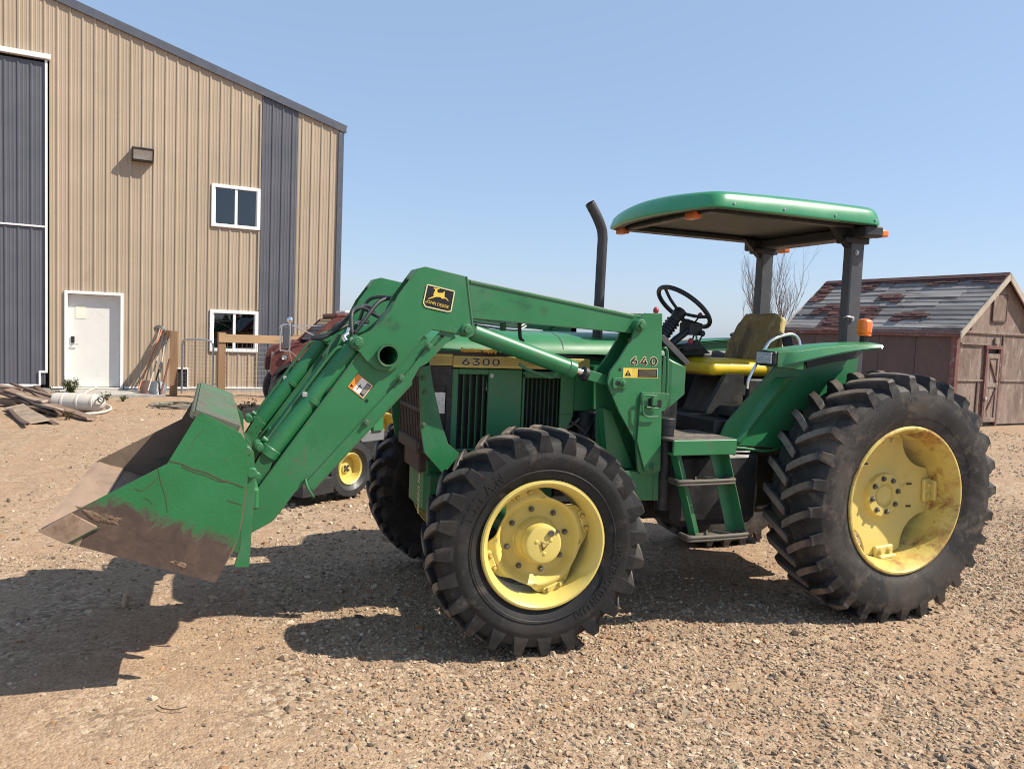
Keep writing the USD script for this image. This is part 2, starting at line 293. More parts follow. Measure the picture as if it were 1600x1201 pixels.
def stones():
    cols = [(.38, .27, .18), (.46, .345, .24), (.58, .46, .33), (.30, .22, .16), (.19, .155, .13), (.38, .215, .115), (.62, .52, .39)]
    wts = np.array([.32, .27, .14, .12, .055, .045, .04]); protos = []
    base = UsdGeom.PointInstancer.Define(stage, '/World/gravel'); P, I, S, Q = [], [], [], []
    UsdGeom.Scope.Define(stage, '/World/gravel/stones')
    for ci, c in enumerate(cols):
        m = usdkit.material(stage, f'/World/Looks/stone_tone_{ci}', {'o': ('object_info', {}), 'r': ('rgb_ramp', dict(ramp=[(0., tuple(np.array(c)*.7)), (1., tuple(np.minimum(np.array(c)*1.25, .8)))])),
            'g': ('geometry', {}), 'n': ('noise_texture', dict(scale=90., detail=3.)), 'mm': ('mix', dict(mix_type='multiply', fac=.4)), 'p': ('principled_bsdf', dict(roughness=.9, specular_ior_level=.1))},
            [('o.random', 'r.fac'), ('r.color', 'mm.color1'), ('g.position', 'n.vector'), ('n.color', 'mm.color2'), ('mm.color', 'p.base_color')], surface='p.BSDF')
        for k in range(3):
            pts = rng.normal(size=(15, 3)); pts /= np.linalg.norm(pts, axis=1, keepdims=True); pts *= rng.uniform(.8, 1.1, (15, 1))*A(1, rng.uniform(.6, .95), rng.uniform(.4, .7))
            p = usdkit.mesh(stage, f'/World/gravel/stones/stone_{ci*3+k:03d}', hull(pts), m, smooth=25); protos.append(p.GetPath())
    def scatter(n, x0, x1, y0, y1, smin, smax, pw, dens):
        x, y = rng.uniform(x0, x1, n), rng.uniform(y0, y1, n)
        d = meshkit.fbm(np.stack([x*.45, y*.45, 0*x], -1), 4, 21)
        keep = (rng.uniform(size=n) < np.clip((d-dens)*3.2, .07, 1)) & (rng.uniform(size=n) < np.clip(.48+(x+6.0)*.24, .42, 1))
        x, y = x[keep], y[keep]; s = smin*(smax/smin)**(rng.uniform(size=len(x))**pw); z = gz(x, y) + s*.12
        w = wts/wts.sum(); ci = rng.choice(len(cols), len(x), p=w); k = rng.integers(0, 3, len(x))
        P.append(np.stack([x, y, z], 1)); I.append(ci*3+k); S.append(np.stack([s*rng.uniform(.8, 1.3, len(x)), s, s*rng.uniform(.7, 1.2, len(x))], 1))
        a = rng.uniform(0, 2*np.pi, len(x)); t = rng.normal(0, .18, (len(x), 2)); Q.append(np.stack([np.cos(a/2), t[:, 0], t[:, 1], np.sin(a/2)], 1))
    scatter(150000, -8.2, 4.2, -3.0, 1.6, .0036, .0165, 1.6, .30)
    scatter(26000, -3.6, 4.2, -3.0, .2, .006, .022, 1.6, .25)
    scatter(6500, -8.2, 5.0, -3.0, 3.5, .012, .034, 2.6, .33)
    scatter(22000, -9.5, 12., 1.4, 11., .009, .032, 1.6, .33)
    P, I, S, Q = map(np.concatenate, (P, I, S, Q)); Q /= np.linalg.norm(Q, axis=1, keepdims=True)
    base.CreatePrototypesRel().SetTargets(protos)
    base.CreatePositionsAttr(Vt.Vec3fArray.FromNumpy(P.astype(np.float32))); base.CreateProtoIndicesAttr(Vt.IntArray.FromNumpy(I.astype(np.int32)))
    base.CreateScalesAttr(Vt.Vec3fArray.FromNumpy(S.astype(np.float32)))
    base.CreateOrientationsAttr(Vt.QuathArray([Gf.Quath(float(q[0]), float(q[1]), float(q[2]), float(q[3])) for q in Q]))
    _tag(base.GetPrim(), 'loose pale gravel stones strewn over the farmyard', 'gravel', kind='stuff')
stones()

# ------------------------------------------------------------------ metal building  (local: x along the wall, -y outwards)
BO, BA = A(-6.4, 14.297, 0), math.atan2(.107, .994)
def bl(s, d, z=0.0): return BO + A(math.cos(BA), math.sin(BA), 0)*s + A(math.sin(BA), -math.cos(BA), 0)*d + A(0, 0, z)
def building():
    b = thing('metal_building', 'tall tan ribbed metal building with navy doors and stripe, left of the tractor', 'building', BO, BA)
    def splash(n, L, src):                                          # dirt thrown up on the foot of the wall
        n.update({'sz': ('separate_xyz', {}), 'sn': ('noise_texture', dict(scale=3., detail=6., roughness=.7)), 'sa': ('math', dict(math_type='multiply_add', value2=1.1, value3=-.35)), 'ss': ('math', dict(math_type='subtract')),
                  'sr': ('map_range', dict(from_min=-.15, from_max=.25, to_min=0., to_max=.55, clamp=True)), 'smx': ('mix', dict(mix_type='mix', color2=(.24, .175, .12)))})
        L += [('g.position', 'sz.vector'), ('g.position', 'sn.vector'), ('sn.fac', 'sa.value1'), ('sa.value', 'ss.value1'), ('sz.z', 'ss.value2'), ('ss.value', 'sr.value'), ('sr.result', 'smx.fac'), (src, 'smx.color1')]
        return 'smx.color'
    TAN = pmat('tan_siding', (.37, .292, .208), .5, .05, 1.2, spots=((.335, .26, .182), .36, 1.5), extra=splash)
    TAN2 = pmat('tan_siding_pale', (.382, .302, .216), .5, .05, 1.2, extra=splash)
    NAVY = pmat('navy_siding', (.092, .095, .115), .45, .08, 1.5); NAVYT = pmat('navy_trim', (.085, .092, .115), .4, .05)
    WHITE = pmat('white_trim', (.74, .74, .73), .45, .04); DOORW = pmat('white_door', (.64, .63, .60), .4, .05, 2., spots=((.54, .52, .47), .38, 4.))
    INNER = pmat('interior_wall', (.16, .16, .16), .9, .3, 2.); CONC = pmat('concrete_base', (.33, .31, .28), .9, .2, 8.)
    SL, S0, S1, PEAK = .288, -6.4, 5.30, -6.4
    top = lambda s: 6.50 - SL*(s-5.30) - .16
    P = .2286
    prof = [(-.027, 0), (-.013, .018), (.013, .018), (.027, 0), (.066, 0), (.074, .0036), (.086, .0036), (.094, 0), (.134, 0), (.142, .0036), (.154, .0036), (.162, 0)]
    def dep(s):
        t = (s+.027) % P - .027
        xs, ys = zip(*(prof+[(P-.027, 0)])); return float(np.interp(t, xs, ys))
    def sheet(a, c, lo, hi, base=.0):
        ks = {a, c}
        for k in range(int(a/P)-2, int(c/P)+3):
            for t, _ in prof:
                if a < k*P+t < c: ks.add(k*P+t)
        ks = sorted(ks); V = []; F = []
        for s in ks: V += [(s, -dep(s)-base, lo(s)), (s, -dep(s)-base, hi(s))]
        for i in range(len(ks)-1): F += [[2*i, 2*i+2, 2*i+3], [2*i, 2*i+3, 2*i+1]]
        return T(V, F)
    # openings: s0, s1, z0, z1
    ops = [(-9, -.83, -1, 6.86), (-.56, .56, -1, 2.16), (2.33, 3.40, 3.79, 4.75), (2.33, 3.40, .94, 1.90), (1.66, 1.86, .10, .52)]
    cuts = sorted({-.83, -.56, .56, 2.33, 3.40, 4.24, 5.22, 1.66, 1.86, S0} | {k*4*P for k in range(-8, 7)})
    cuts = [c for c in cuts if S0 <= c <= 5.22]
    seam = 6.38
    for a, c in zip(cuts, cuts[1:]):
        if c-a < 1e-6: continue
        mid = (a+c)/2; zz = [(.10, None)]; m = NAVY if 3.40 <= mid <= 4.24 else (TAN if int(mid*10) % 3 else TAN2)
        blocks = sorted([(o[2], o[3]) for o in ops if o[0] < mid < o[1]]); lo = .10; iv = []
        for z0, z1 in blocks:
            if z0 > lo: iv.append((lo, z0))
            lo = z1
        if lo < seam and top(mid) > seam+.05: iv += [(lo, seam+.02), (seam, None)]
        else: iv.append((lo, None))
        for i, (l, h) in enumerate(iv):
            part(b, 'siding_panel', sheet(a, c, lambda s: l, (lambda s: top(s)) if h is None else (lambda s: h), .003 if h == seam+.02 else 0.0), m)
    # the body behind the sheets, side and roof
    part(b, 'inner_wall', plate([(S0-11.6, .0), (5.2, .0), (5.2, top(5.2)-.02), (PEAK, top(PEAK)-.02), (S0-11.6, top(5.2)-.02)], .62, .72), INNER)
    for s0, s1, z0, z1 in ops[2:]:
        part(b, 'window_reveal', [bx(s0-.02, s0, .005, .6, z0, z1, 0), bx(s1, s1+.02, .005, .6, z0, z1, 0), bx(s0-.02, s1+.02, .005, .6, z0-.02, z0, 0), bx(s0-.02, s1+.02, .005, .6, z1, z1+.02, 0)], INNER)
    part(b, 'side_wall', [bx(5.22, 5.27, .06, 24, .0, 6.28, 0)], NAVY)
    rw = .0
    roof = [(5.40, 6.465), (5.40, 6.495), (PEAK, 6.495+SL*(5.4-PEAK)), (S0-11.9, 6.49), (S0-11.9, 6.465), (PEAK, 6.465+SL*(5.4-PEAK))]
    part(b, 'roof', plate(roof, -.052, 24.3), NAVY)
    fa = [(5.38, 6.315), (5.38, 6.468), (PEAK, 6.468+SL*(5.38-PEAK)), (PEAK, 6.315+SL*(5.38-PEAK))]
    part(b, 'rake_trim', plate(fa, -.060, -.028), NAVYT)
    part(b, 'rake_soffit', plate([(5.36, 6.325), (5.36, 6.345), (PEAK, 6.345+SL*(5.36-PEAK)), (PEAK, 6.325+SL*(5.36-PEAK))], -.027, .10), NAVYT)
    part(b, 'corner_trim', [bx(5.20, 5.33, -.04, .12, .10, 6.30)], NAVYT)
    part(b, 'base_trim', [bx(.58, 5.20, -.035, .0, .075, .11), bx(-.80, -.58, -.035, .0, .075, .11)], WHITE)
    part(b, 'foundation', [bx(S0-11, 5.25, -.02, 23.9, -.2, .074)], CONC)
    part(b, 'stripe_trim', [bx(3.36, 3.398, -.030, .0, .11, .93), bx(3.36, 3.398, -.030, .0, 1.92, 3.77), bx(3.36, 3.398, -.030, .0, 4.77, 6.70)], TAN2)
    # big sliding door
    d = sub(b, 'sliding_door', 'tall navy ribbed sliding door with white edging')
    k = -9; 
    for i in range(6):
        c1 = -.90-i*.9144; c0 = c1-.9144
        for z0, z1 in ((.20, 3.42), (3.47, 6.76)):
            part(d, 'door_panel', sheet(c0, c1, lambda s: z0, lambda s: z1, .075), NAVY)
    part(d, 'door_core', bx(-6.4, -.905, -.072, -.03, .16, 6.78, 0), NAVYT)
    part(d, 'edge_trim', [bx(-.905, -.862, -.115, -.05, .45, 6.82), bx(-.985, -.862, -.115, -.05, .41, .45), bx(-1.02, -.985, -.115, -.05, .14, .45)], WHITE)
    part(d, 'bottom_trim', bx(-6.4, -1.02, -.115, -.05, .12, .165), WHITE)
    part(d, 'middle_rail', bx(-6.4, -.905, -.112, -.07, 3.43, 3.465), WHITE)
    part(b, 'door_track', [bx(-6.4, -.80, -.16, -.02, 6.84, 6.94)], WHITE)
    # entry door
    e = sub(b, 'entry_door', 'white steel entry door with black keypad lock')
    part(e, 'frame', [bx(-.56, -.50, -.045, .16, .09, 2.16), bx(.50, .56, -.045, .16, .09, 2.16), bx(-.50, .50, -.045, .16, 2.10, 2.16)], WHITE)
    part(e, 'leaf', [bx(-.498, .498, .105, .15, .10, 2.095)], DOORW)
    part(e, 'keypad', bx(-.44, -.375, .075, .104, 1.05, 1.19), BLACK)
    part(e, 'handle', [cyl((-.41, .104, 1.02), (-.41, .05, 1.02), .012), cyl((-.41, .055, 1.02), (-.30, .055, 1.02), .010)], CHROME, smooth=40)
    part(e, 'notice', bx(-.36, -.16, .098, .1045, 1.58, 1.86, 0), pmat('faded_paper', (.70, .66, .55), .8, .08))
    part(e, 'sill', bx(-.56, .56, -.06, .16, .06, .09), pmat('cream_sill', (.6, .56, .46), .6, .1))
    # windows
    for z0, z1 in ((3.79, 4.75), (.94, 1.90)):
        w = sub(b, 'window'); s0, s1 = 2.33, 3.40; f = .075
        part(w, 'frame', [bx(s0, s1, -.05, .03, z1-f, z1), bx(s0, s1, -.05, .03, z0, z0+f), bx(s0, s0+f, -.05, .03, z0+f, z1-f), bx(s1-f, s1, -.05, .03, z0+f, z1-f)], WHITE)
        part(w, 'mullion', [bx(2.835, 2.895, -.035, .02, z0+f, z1-f), bx(s0+f, s0+f+.02, -.02, .02, z0+f, z1-f), bx(s1-f-.02, s1-f, -.02, .02, z0+f, z1-f)], WHITE)
        part(w, 'pane', bx(s0+f+.02, 2.835, -.004, .002, z0+f, z1-f, 0), GLASS); part(w, 'pane', bx(2.895, s1-f-.02, .006, .012, z0+f, z1-f, 0), GLASS)
    v = sub(b, 'vent')
    part(v, 'frame', [bx(1.63, 1.66, -.04, .02, .07, .55), bx(1.86, 1.89, -.04, .02, .07, .55), bx(1.66, 1.86, -.04, .02, .52, .55), bx(1.66, 1.86, -.04, .02, .07, .10)], WHITE)
    part(v, 'flap', bx(1.66, 1.86, .0, .01, .10, .52, 0), BLACK)
    single('concrete_pad', [hull([bl(s, d, z) for s in (-.75, 1.35) for d in (.06, 1.30) for z in (-.1, .055)])], CONC, 'low pale concrete pad in front of the white entry door', 'pad', kind='structure')
    # wall light
    L = thing('wall_light', 'dark boxy floodlight high on the tan wall above the entry door', 'wall light', bl(.915, 0, 5.03), BA)
    hb = pmat('bronze_housing', (.035, .028, .026), .45, .2)
    part(L, 'housing', hull([(-.215, -.0, .0), (.215, -.0, .0), (-.215, .0, .27), (.215, 0, .27), (-.215, -.17, .0), (.215, -.17, .0), (-.215, -.27, .25), (.215, -.27, .25), (-.215, -.26, .27), (.215, -.26, .27)]), hb)
    o, u_, v_ = A(0, -.17, 0), A(1, 0, 0), A(0, -.1, .25)/np.linalg.norm(A(0, -.1, .25))
    part(L, 'lens', ontop([(-.185, .03), (.185, .03), (.185, .235), (-.185, .235)], o+A(0, -.001, 0), u_, v_, .006), LENS)
    part(L, 'rim', ontop(Polygon([(-.215, .0), (.215, .0), (.215, .262), (-.215, .262)], [[(-.185, .03), (.185, .03), (.185, .235), (-.185, .235)]]), o, u_, v_, .02), hb)
building()

# ------------------------------------------------------------------ tractor  (front towards -x, near side towards -y)
TR = thing('tractor', 'green farm tractor with front loader, yellow wheels and sun canopy', 'tractor', (0, 0, 0))
def label_text(o, u, v, s, h, m, name, par, bold=True, depth=.0015, outline=None, sx=1.0, width=None, pitch=None, cw=None):
    u = np.asarray(u, float); v = np.asarray(v, float); n = np.cross(u, v)
    def mk(dp):
        if not pitch:
            q = meshkit.text_mesh(s, h, dp, bold)
            if width: q.vertices[:, 0] *= width/np.ptp(q.vertices[:, 0])
            return q
        qs = []
        for i, ch in enumerate(s):                                  # wide letters set one by one
            q = meshkit.text_mesh(ch, h, dp, bold); q.vertices[:, 0] -= q.vertices[:, 0].min(); q.vertices[:, 0] *= cw/np.ptp(q.vertices[:, 0]); q.vertices[:, 0] += i*pitch; qs.append(q)
        return cat(qs)
    t = mk(depth)
    if outline is not None:
        t2 = mk(depth*.5)
        parts = []
        for a in np.linspace(0, 2*np.pi, 10, endpoint=False):
            q = t2.copy(); q.vertices += A(math.cos(a), math.sin(a), 0)*h*.075; q.vertices[:, 0] *= sx; parts.append(frame_map(q, np.asarray(o)+n*(a*2e-5), u, v, n))
        part(par, name+'_outline', parts, outline)
    t.vertices[:, 0] *= sx
    return part(par, name, frame_map(t, np.asarray(o)+n*.0006, u, v, n), m)

class Tyre:
    def __init__(s, R, hw, rim, lug, sw):
        s.R, s.hw, s.rim, s.lug, s.sw = R, hw, rim, lug, sw; Rc = R-lug
        s.half = [(0, Rc), (.4*hw, Rc-.002), (.75*hw, Rc-.009), (.93*hw, Rc-.024), (sw-.008, Rc-.052), (sw, Rc-.09), (sw+.004, (Rc+rim)/2+.01), (sw-.004, rim+.075), (sw-.022, rim+.04), (sw-.032, rim+.022), (sw-.034, rim+.008), (sw-.045, rim+.002), (sw-.06, rim-.012)]
        ys = np.array([p[0] for p in s.half]); rs = np.array([p[1] for p in s.half])
        s.carc = lambda y: float(np.interp(abs(y), ys[:5], rs[:5]))
        s.side = lambda r: float(np.interp(-r, -rs[3:], ys[3:]))
    def body(s, n=96):
        h = s.half; prof = [(r, -y) for y, r in h[::-1]] + [(r, y) for y, r in h[1:]]
        m = lathe(prof, (0, 0, 0), (0, -1, 0), n); return m
    def lugs(s, n, w, k, drop, flare):
        out = []; R, hw = s.R, s.hw; ns = 7
        for side in (-1, 1):
            for i in range(n):
                f0 = 2*np.pi*(i+(.5 if side > 0 else 0))/n; st = []
                for t in np.linspace(0, 1, ns):
                    y = -.012+t*(hw+.012-.004); rt = R-.014*max(0, y/hw)**3
                    st.append((y, rt, y, s.carc(max(y, 0))-.006, w*(1.0-.10*t), f0-k*(1-.22*t)*y/R))
                fl = st[-1][5]
                for t, o in ((.06, .022), (.30, .021), (.65, .012), (1, -.002)):
                    r = R-.02-drop*t; st.append((s.side(r-.004)+o, r, s.side(r)-.008, r-.004, w*(.95+flare*t), fl-.01*t))
                V = []; F = []
                for q, (yt, rt, yb, rb, ww, f) in enumerate(st):
                    a, b = ww/2/R, (ww+.016)/2/R; e = .8 if q == 0 else 1
                    for (yy, rr, da) in ((yb, rb, -b*e), (yt, rt, -a*e), (yt, rt, a*e), (yb, rb, b*e)):
                        V.append((rr*math.cos(f+da), side*yy, rr*math.sin(f+da)))
                for q in range(len(st)-1):
                    for c in range(3):
                        p0, p1 = q*4+c, q*4+c+1; F += [[p0, p1, p1+4], [p0, p1+4, p0+4]]
                F += [[0, 2, 1], [0, 3, 2]]; l = (len(st)-1)*4; F += [[l, l+1, l+2], [l, l+2, l+3]]
                m = T(V, F)
                if side > 0: m.invert()
                out.append(m)
        return out
    def text(s, txt, a_mid, r0, h, side=-1):
        t = meshkit.text_mesh(txt, h, .004, True); t = t.subdivide_to_size(.03); V = t.vertices.copy(); V[:, 0] -= V[:, 0].max()/2
        r = r0+V[:, 1]; a = a_mid - V[:, 0]/(r0+h/2); y = np.array([s.side(q) for q in r]) - .0015 + V[:, 2]
        t.vertices = np.stack([r*np.cos(a), side*y, r*np.sin(a)], 1); return t

def disc(rmax, prof, c0, nseg=96, nr=10, r0=.05):
    """wheel disc facing -y; rmax(angle) outline, prof(r) = distance outwards"""
    V, F = [], []
    for i in range(nseg):
        a = 2*np.pi*i/nseg
        for j in range(nr):
            r = r0+(rmax(a)-r0)*j/(nr-1); V.append((r*math.cos(a), -prof(r), r*math.sin(a)))
    N = len(V); V += [(x, y+.012, z) for x, y, z in V]
    for i in range(nseg):
        k = (i+1) % nseg
        for j in range(nr-1):
            p = [i*nr+j, k*nr+j, k*nr+j+1, i*nr+j+1]; F += [[p[0], p[1], p[2]], [p[0], p[2], p[3]], [p[0]+N, p[2]+N, p[1]+N], [p[0]+N, p[3]+N, p[2]+N]]
        e, f = i*nr+nr-1, k*nr+nr-1; F += [[e, f, f+N], [e, f+N, e+N]]
    m = T(V, F); m.fix_normals(); m.apply_translation(c0); return m
def bolt(c, r, h, ax=(0, -1, 0)):
    ax = np.asarray(ax, float); c = np.asarray(c, float)
    return cat(cyl(c, c+ax*h*.35, r*1.45, 12), cyl(c+ax*h*.35, c+ax*h, r, 6, b=r*.15))

def wheel(kind, far):
    front = kind == 'front'
    c = A(-2.372, -.778, .585) if front else A(0, -.836, .742)
    wp = sub(TR, f'{kind}_wheel', None)
    if front: ty = Tyre(.604, .150, .330, .042, .163); n, w, k, drop, steer = 24, .042, .78, .100, -.057; flare = 1.45
    else: ty = Tyre(.787, .200, .452, .050, .226); n, w, k, drop, steer = 28, .049, .72, .110, 0.0; flare = .85
    ph = .07 if front else .03
    def put(m):
        m = m.copy(); m.vertices = m.vertices.copy()
        ca, sa = math.cos(steer), math.sin(steer); x, y, z = m.vertices.T
        V = np.stack([x*ca-y*sa, x*sa+y*ca, z], 1)
        if far: V = V*A(1, -1, 1); m.vertices = V + c*A(1, -1, 1); m.invert()
        else: m.vertices = V + c
        return m
    spin = lambda m, a: (lambda q: (q.apply_transform(trimesh.transformations.rotation_matrix(a, (0, 1, 0))), q)[1])(m.copy())
    def PT(name, m, mt, sm=35, par=wp, lab=None): return part(par, name, [put(q) for q in (m if isinstance(m, list) else [m])], mt, lab, smooth=sm)
    TM = tyre_mat(f'{kind}_tyre_rubber', c[0], c[2], ty.R, [((.032, .028, .025), .46, 2.6), ((.055, .046, .038), .38, 8.), ((.085, .07, .057), .30, 22.)] if front else [((.052, .044, .038), .50, 2.4), ((.085, .069, .056), .42, 6.), ((.12, .097, .078), .36, 16.)], (.013, .013, .014) if front else (.019, .018, .0185)) if not far else f'/World/Looks/{kind}_tyre_rubber'
    tp = PT('tyre', [ty.body()] + [spin(q, ph) for q in ty.lugs(n, w, k, drop, flare)], TM, 30, lab='black lugged rubber tyre')
    if front:
        if not far:
            for lt in (ty.text('T.I.T.A.N', math.radians(143), .418, .052), ty.text('HI-TRACTION LUG', math.radians(-33), .405, .036)): PT('tyre_lettering', [lt], TM, False)
            PT('moulding_ring', [lathe([(.392, .1635+.001), (.396, .168), (.400, .1635)], (0, 0, 0), (0, -1, 0), 90)], TM)
        rim = [(.335, .118), (.340, .128), (.343, .142), (.338, .151), (.327, .153), (.316, .146), (.308, .128), (.297, .112), (.290, .07), (.287, 0), (.287, -.09), (.305, -.125), (.336, -.15), (.343, -.145), (.338, -.13)]
        PT('rim', [lathe(rim, (0, 0, 0), (0, -1, 0), 72)], YEL)
        arms = [math.radians(21+90*i) for i in range(4)]
        def rm(a):
            d = min(abs((a-q+math.pi) % (2*math.pi)-math.pi) for q in arms); return .236+.052*(1/(1+math.exp((d-.42)*18)))
        pf = lambda r: float(np.interp(r, [.05, .125, .135, .18, .205, .225, .26, .30], [.015, .015, .012, .022, .075, .080, .062, .060]))
        pf = lambda r: .012+.050*(lambda t: t*t*(3-2*t))(min(max((r-.185)/.05, 0), 1))-.020*(lambda t: t*t*(3-2*t))(min(max((r-.236)/.04, 0), 1))
        PT('rim_disc', [disc(rm, pf, (0, 0, 0), 160, 26, .10)], YEL, 50)
        [PT('rim_lug', [spin(bx(.255, .300, -.062, -.03, -.062, .062, .008), -a)], YEL) for a in arms]
        hub = [(.0, .140), (.085, .140), (.098, .135), (.102, .124), (.102, .06), (.116, .045), (.122, .018), (.135, .010), (.138, -.01)]
        PT('hub', [lathe(hub, (0, 0, 0), (0, -1, 0), 40)], YEL)
        PT('hub_plug', [cyl((.036, -.138, .062), (.036, -.150, .062), .017, 12), cyl((.075, -.12, .07), (.075, -.145, .07), .009, 8)], IRON)
        PT('hub_cover_relief', [hull([(q*math.cos(a), -.1405-.004*(q < .05), q*math.sin(a)) for a in np.linspace(0, 2*np.pi, 4)[:-1]+g for q in (.012, .03)]+[(.0, -.144, 0)]) for g in (0.3,)] + [ico((.045*math.cos(a), -.139, .045*math.sin(a)), .012, 1, (1, .4, 1)) for a in (.6, 2.7, 4.8)], YEL)
        for i in range(8):
            a = 2*np.pi*i/8+.2; PT('bolt', bolt((.166*math.cos(a), -.014, .166*math.sin(a)), .0105, .022), IRON)
        for a in arms:
            for d in (-.13, .13): PT('bolt', bolt((.272*math.cos(a+d), -.062, .272*math.sin(a+d)), .0095, .016), YEL)
    else:
        rim = [(.458, .165), (.462, .180), (.463, .196), (.457, .204), (.446, .205), (.437, .197), (.432, .178), (.418, .160), (.410, .12), (.402, .10), (.398, .02), (.388, .0), (.385, -.10), (.40, -.15), (.44, -.19), (.463, -.2), (.46, -.18)]
        PT('rim', [lathe(rim, (0, 0, 0), (0, -1, 0), 84)], YELB)
        def rm(a):
            d = min(abs((a-q+math.pi) % (2*math.pi)-math.pi) for q in np.arange(4)*np.pi/2+.06); 
            dl = math.pi/4-d; D_, rho = .525, .225; q = rho**2-(D_*math.sin(dl))**2; cut = D_*math.cos(dl)-math.sqrt(q) if q > 0 else 9
            return min(.392, cut)
        pf = lambda r: float(np.interp(r, [.04, .13, .14, .16, .165, .30, .36, .41], [.005, .005, .001, -.001, -.006, .012, .016, .016]))
        PT('rim_disc', [disc(rm, pf, (0, .0, 0), 200, 20)], YELR, 40)
        PT('hub_plate', [lathe([(.04, .012), (.075, .014), (.08, .03), (.135, .028), (.142, .0)], (0, .0, 0), (0, -1, 0), 40), lathe([(0, .022), (.055, .022), (.062, .016), (.07, .0)], (0, 0, 0), (0, -1, 0), 32)], YELR)
        for i in range(8):
            a = 2*np.pi*i/8+.2; PT('bolt', bolt((.108*math.cos(a), -.027, .108*math.sin(a)), .012, .020), IRON)
        for i in range(4):
            a = i*math.pi/2+.06
            PT('rim_lug', spin(cat(bx(.325, .398, -.040, -.012, -.075, .075, .008), bx(.378, .402, -.075, -.012, -.068, .068, .006)), -a), YELR)
            for d in (-.036, .036): PT('bolt', spin(bolt((.355, -.040, d), .014, .014), -a), YELR)
        if not far: PT('valve_hole', [bx(.05*math.cos(t)-.006+q*math.cos(t), .05*0+q*0+q*math.cos(t)+.006, -.0125, -.004, q*math.sin(t)-.005, q*math.sin(t)+.005, 0) for q, t in ((.21, .3), (.225, 5.9), (.25, 2.2))], DECB)
for kd in ('front', 'rear'):
    for fr in (False, True): wheel(kd, fr)

# chassis, axles, engine
part(TR, 'engine_block', [bx(-2.05, -1.35, -.22, .22, .62, 1.45, .02), bx(-2.55, -2.05, -.18, .18, .75, 1.30, .02), cyl((-1.86, -.30, 1.02), (-1.86, -.30, 1.22), .05, 20, b=.01), cyl((-1.72, -.27, 1.08), (-1.62, -.27, 1.22), .035, 16), bx(-2.0, -1.75, -.29, -.2, .84, .98, .02)], DARK, smooth=30)
part(TR, 'engine_hose', [tube(spline([A(-1.98, -.30, .98), A(-1.88, -.34, 1.08), A(-1.80, -.31, 1.24), A(-1.84, -.28, 1.32)]), .018, 10)], HOSE, smooth=50)
part(TR, 'wiring', [tube(spline([A(-2.04, -.33, 1.19), A(-1.92, -.345, 1.12), A(-1.78, -.35, 1.0), A(-1.6, -.33, .96)]), .007, 7), tube(spline([A(-2.03, -.32, 1.05), A(-1.9, -.36, 1.03), A(-1.7, -.35, 1.12), A(-1.58, -.33, 1.14)]), .006, 7)], RUSTG, smooth=50)
part(TR, 'oil_filter', [lathe([(0, 0), (.042, 0), (.046, .008), (.046, .05), (.042, .055), (.046, .06), (.046, .10), (.040, .105), (.046, .11), (.046, .145), (.03, .155), (0, .155)], (-1.79, -.33, 1.05), (0, 0, 1), 24)], BLACK, smooth=30)
part(TR, 'engine_pipe', [tube(spline([(-2.15, -.25, 1.1), (-1.95, -.3, 1.13), (-1.8, -.28, 1.3), (-1.7, -.26, 1.4)]), .012), tube(spline([(-2.2, -.24, 1.02), (-1.9, -.32, .98), (-1.7, -.3, 1.0)]), .008), tube(spline([(-1.95, -.31, 1.26), (-1.85, -.33, 1.24), (-1.72, -.32, 1.28)]), .006)], IRON, smooth=40)
part(TR, 'transmission', [bx(-1.4, .18, -.24, .24, .50, 1.02, .03), bx(-.32, .32, -.3, .3, .46, 1.12, .05), bx(-1.1, -.2, -.34, .34, .92, 1.02, .02)], DARK, smooth=30)
part(TR, 'front_frame', [bx(-2.82, -2.0, -.22, .22, .66, .84, .015)], GREEN2)
ax = [cyl((-2.372, -.60, .585), (-2.372, .60, .585), .085, 20), ico((-2.372, .05, .585), .16, 2, (1, 1.1, 1)), cyl((-2.372, -.62, .50), (-2.372, -.62, .68), .075, 16), cyl((-2.372, .62, .50), (-2.372, .62, .68), .075, 16), cyl((-2.372, -.72, .585), (-2.372, -.60, .585), .11, 20), cyl((-2.372, .60, .585), (-2.372, .72, .585), .11, 20)]
part(TR, 'front_axle', ax, GREEN2, smooth=40)
part(TR, 'tie_rod', [cyl((-2.22, -.6, .60), (-2.22, .6, .60), .018)], IRON, smooth=40)
part(TR, 'rear_axle', [cyl((0, -.80, .742), (0, .80, .742), .085, 20), cyl((0, -.5, .742), (0, -.24, .742), .15, 24, r2=.2), cyl((0, .24, .742), (0, .5, .742), .2, 24, r2=.15)], DARK, smooth=40)
part(TR, 'fuel_tank', [bx(-1.36, -.72, -.56, -.30, .52, 1.0, .05)], BLACK)
part(TR, 'fuel_tank', [bx(-1.36, -.72, .30, .56, .52, 1.0, .05)], BLACK)

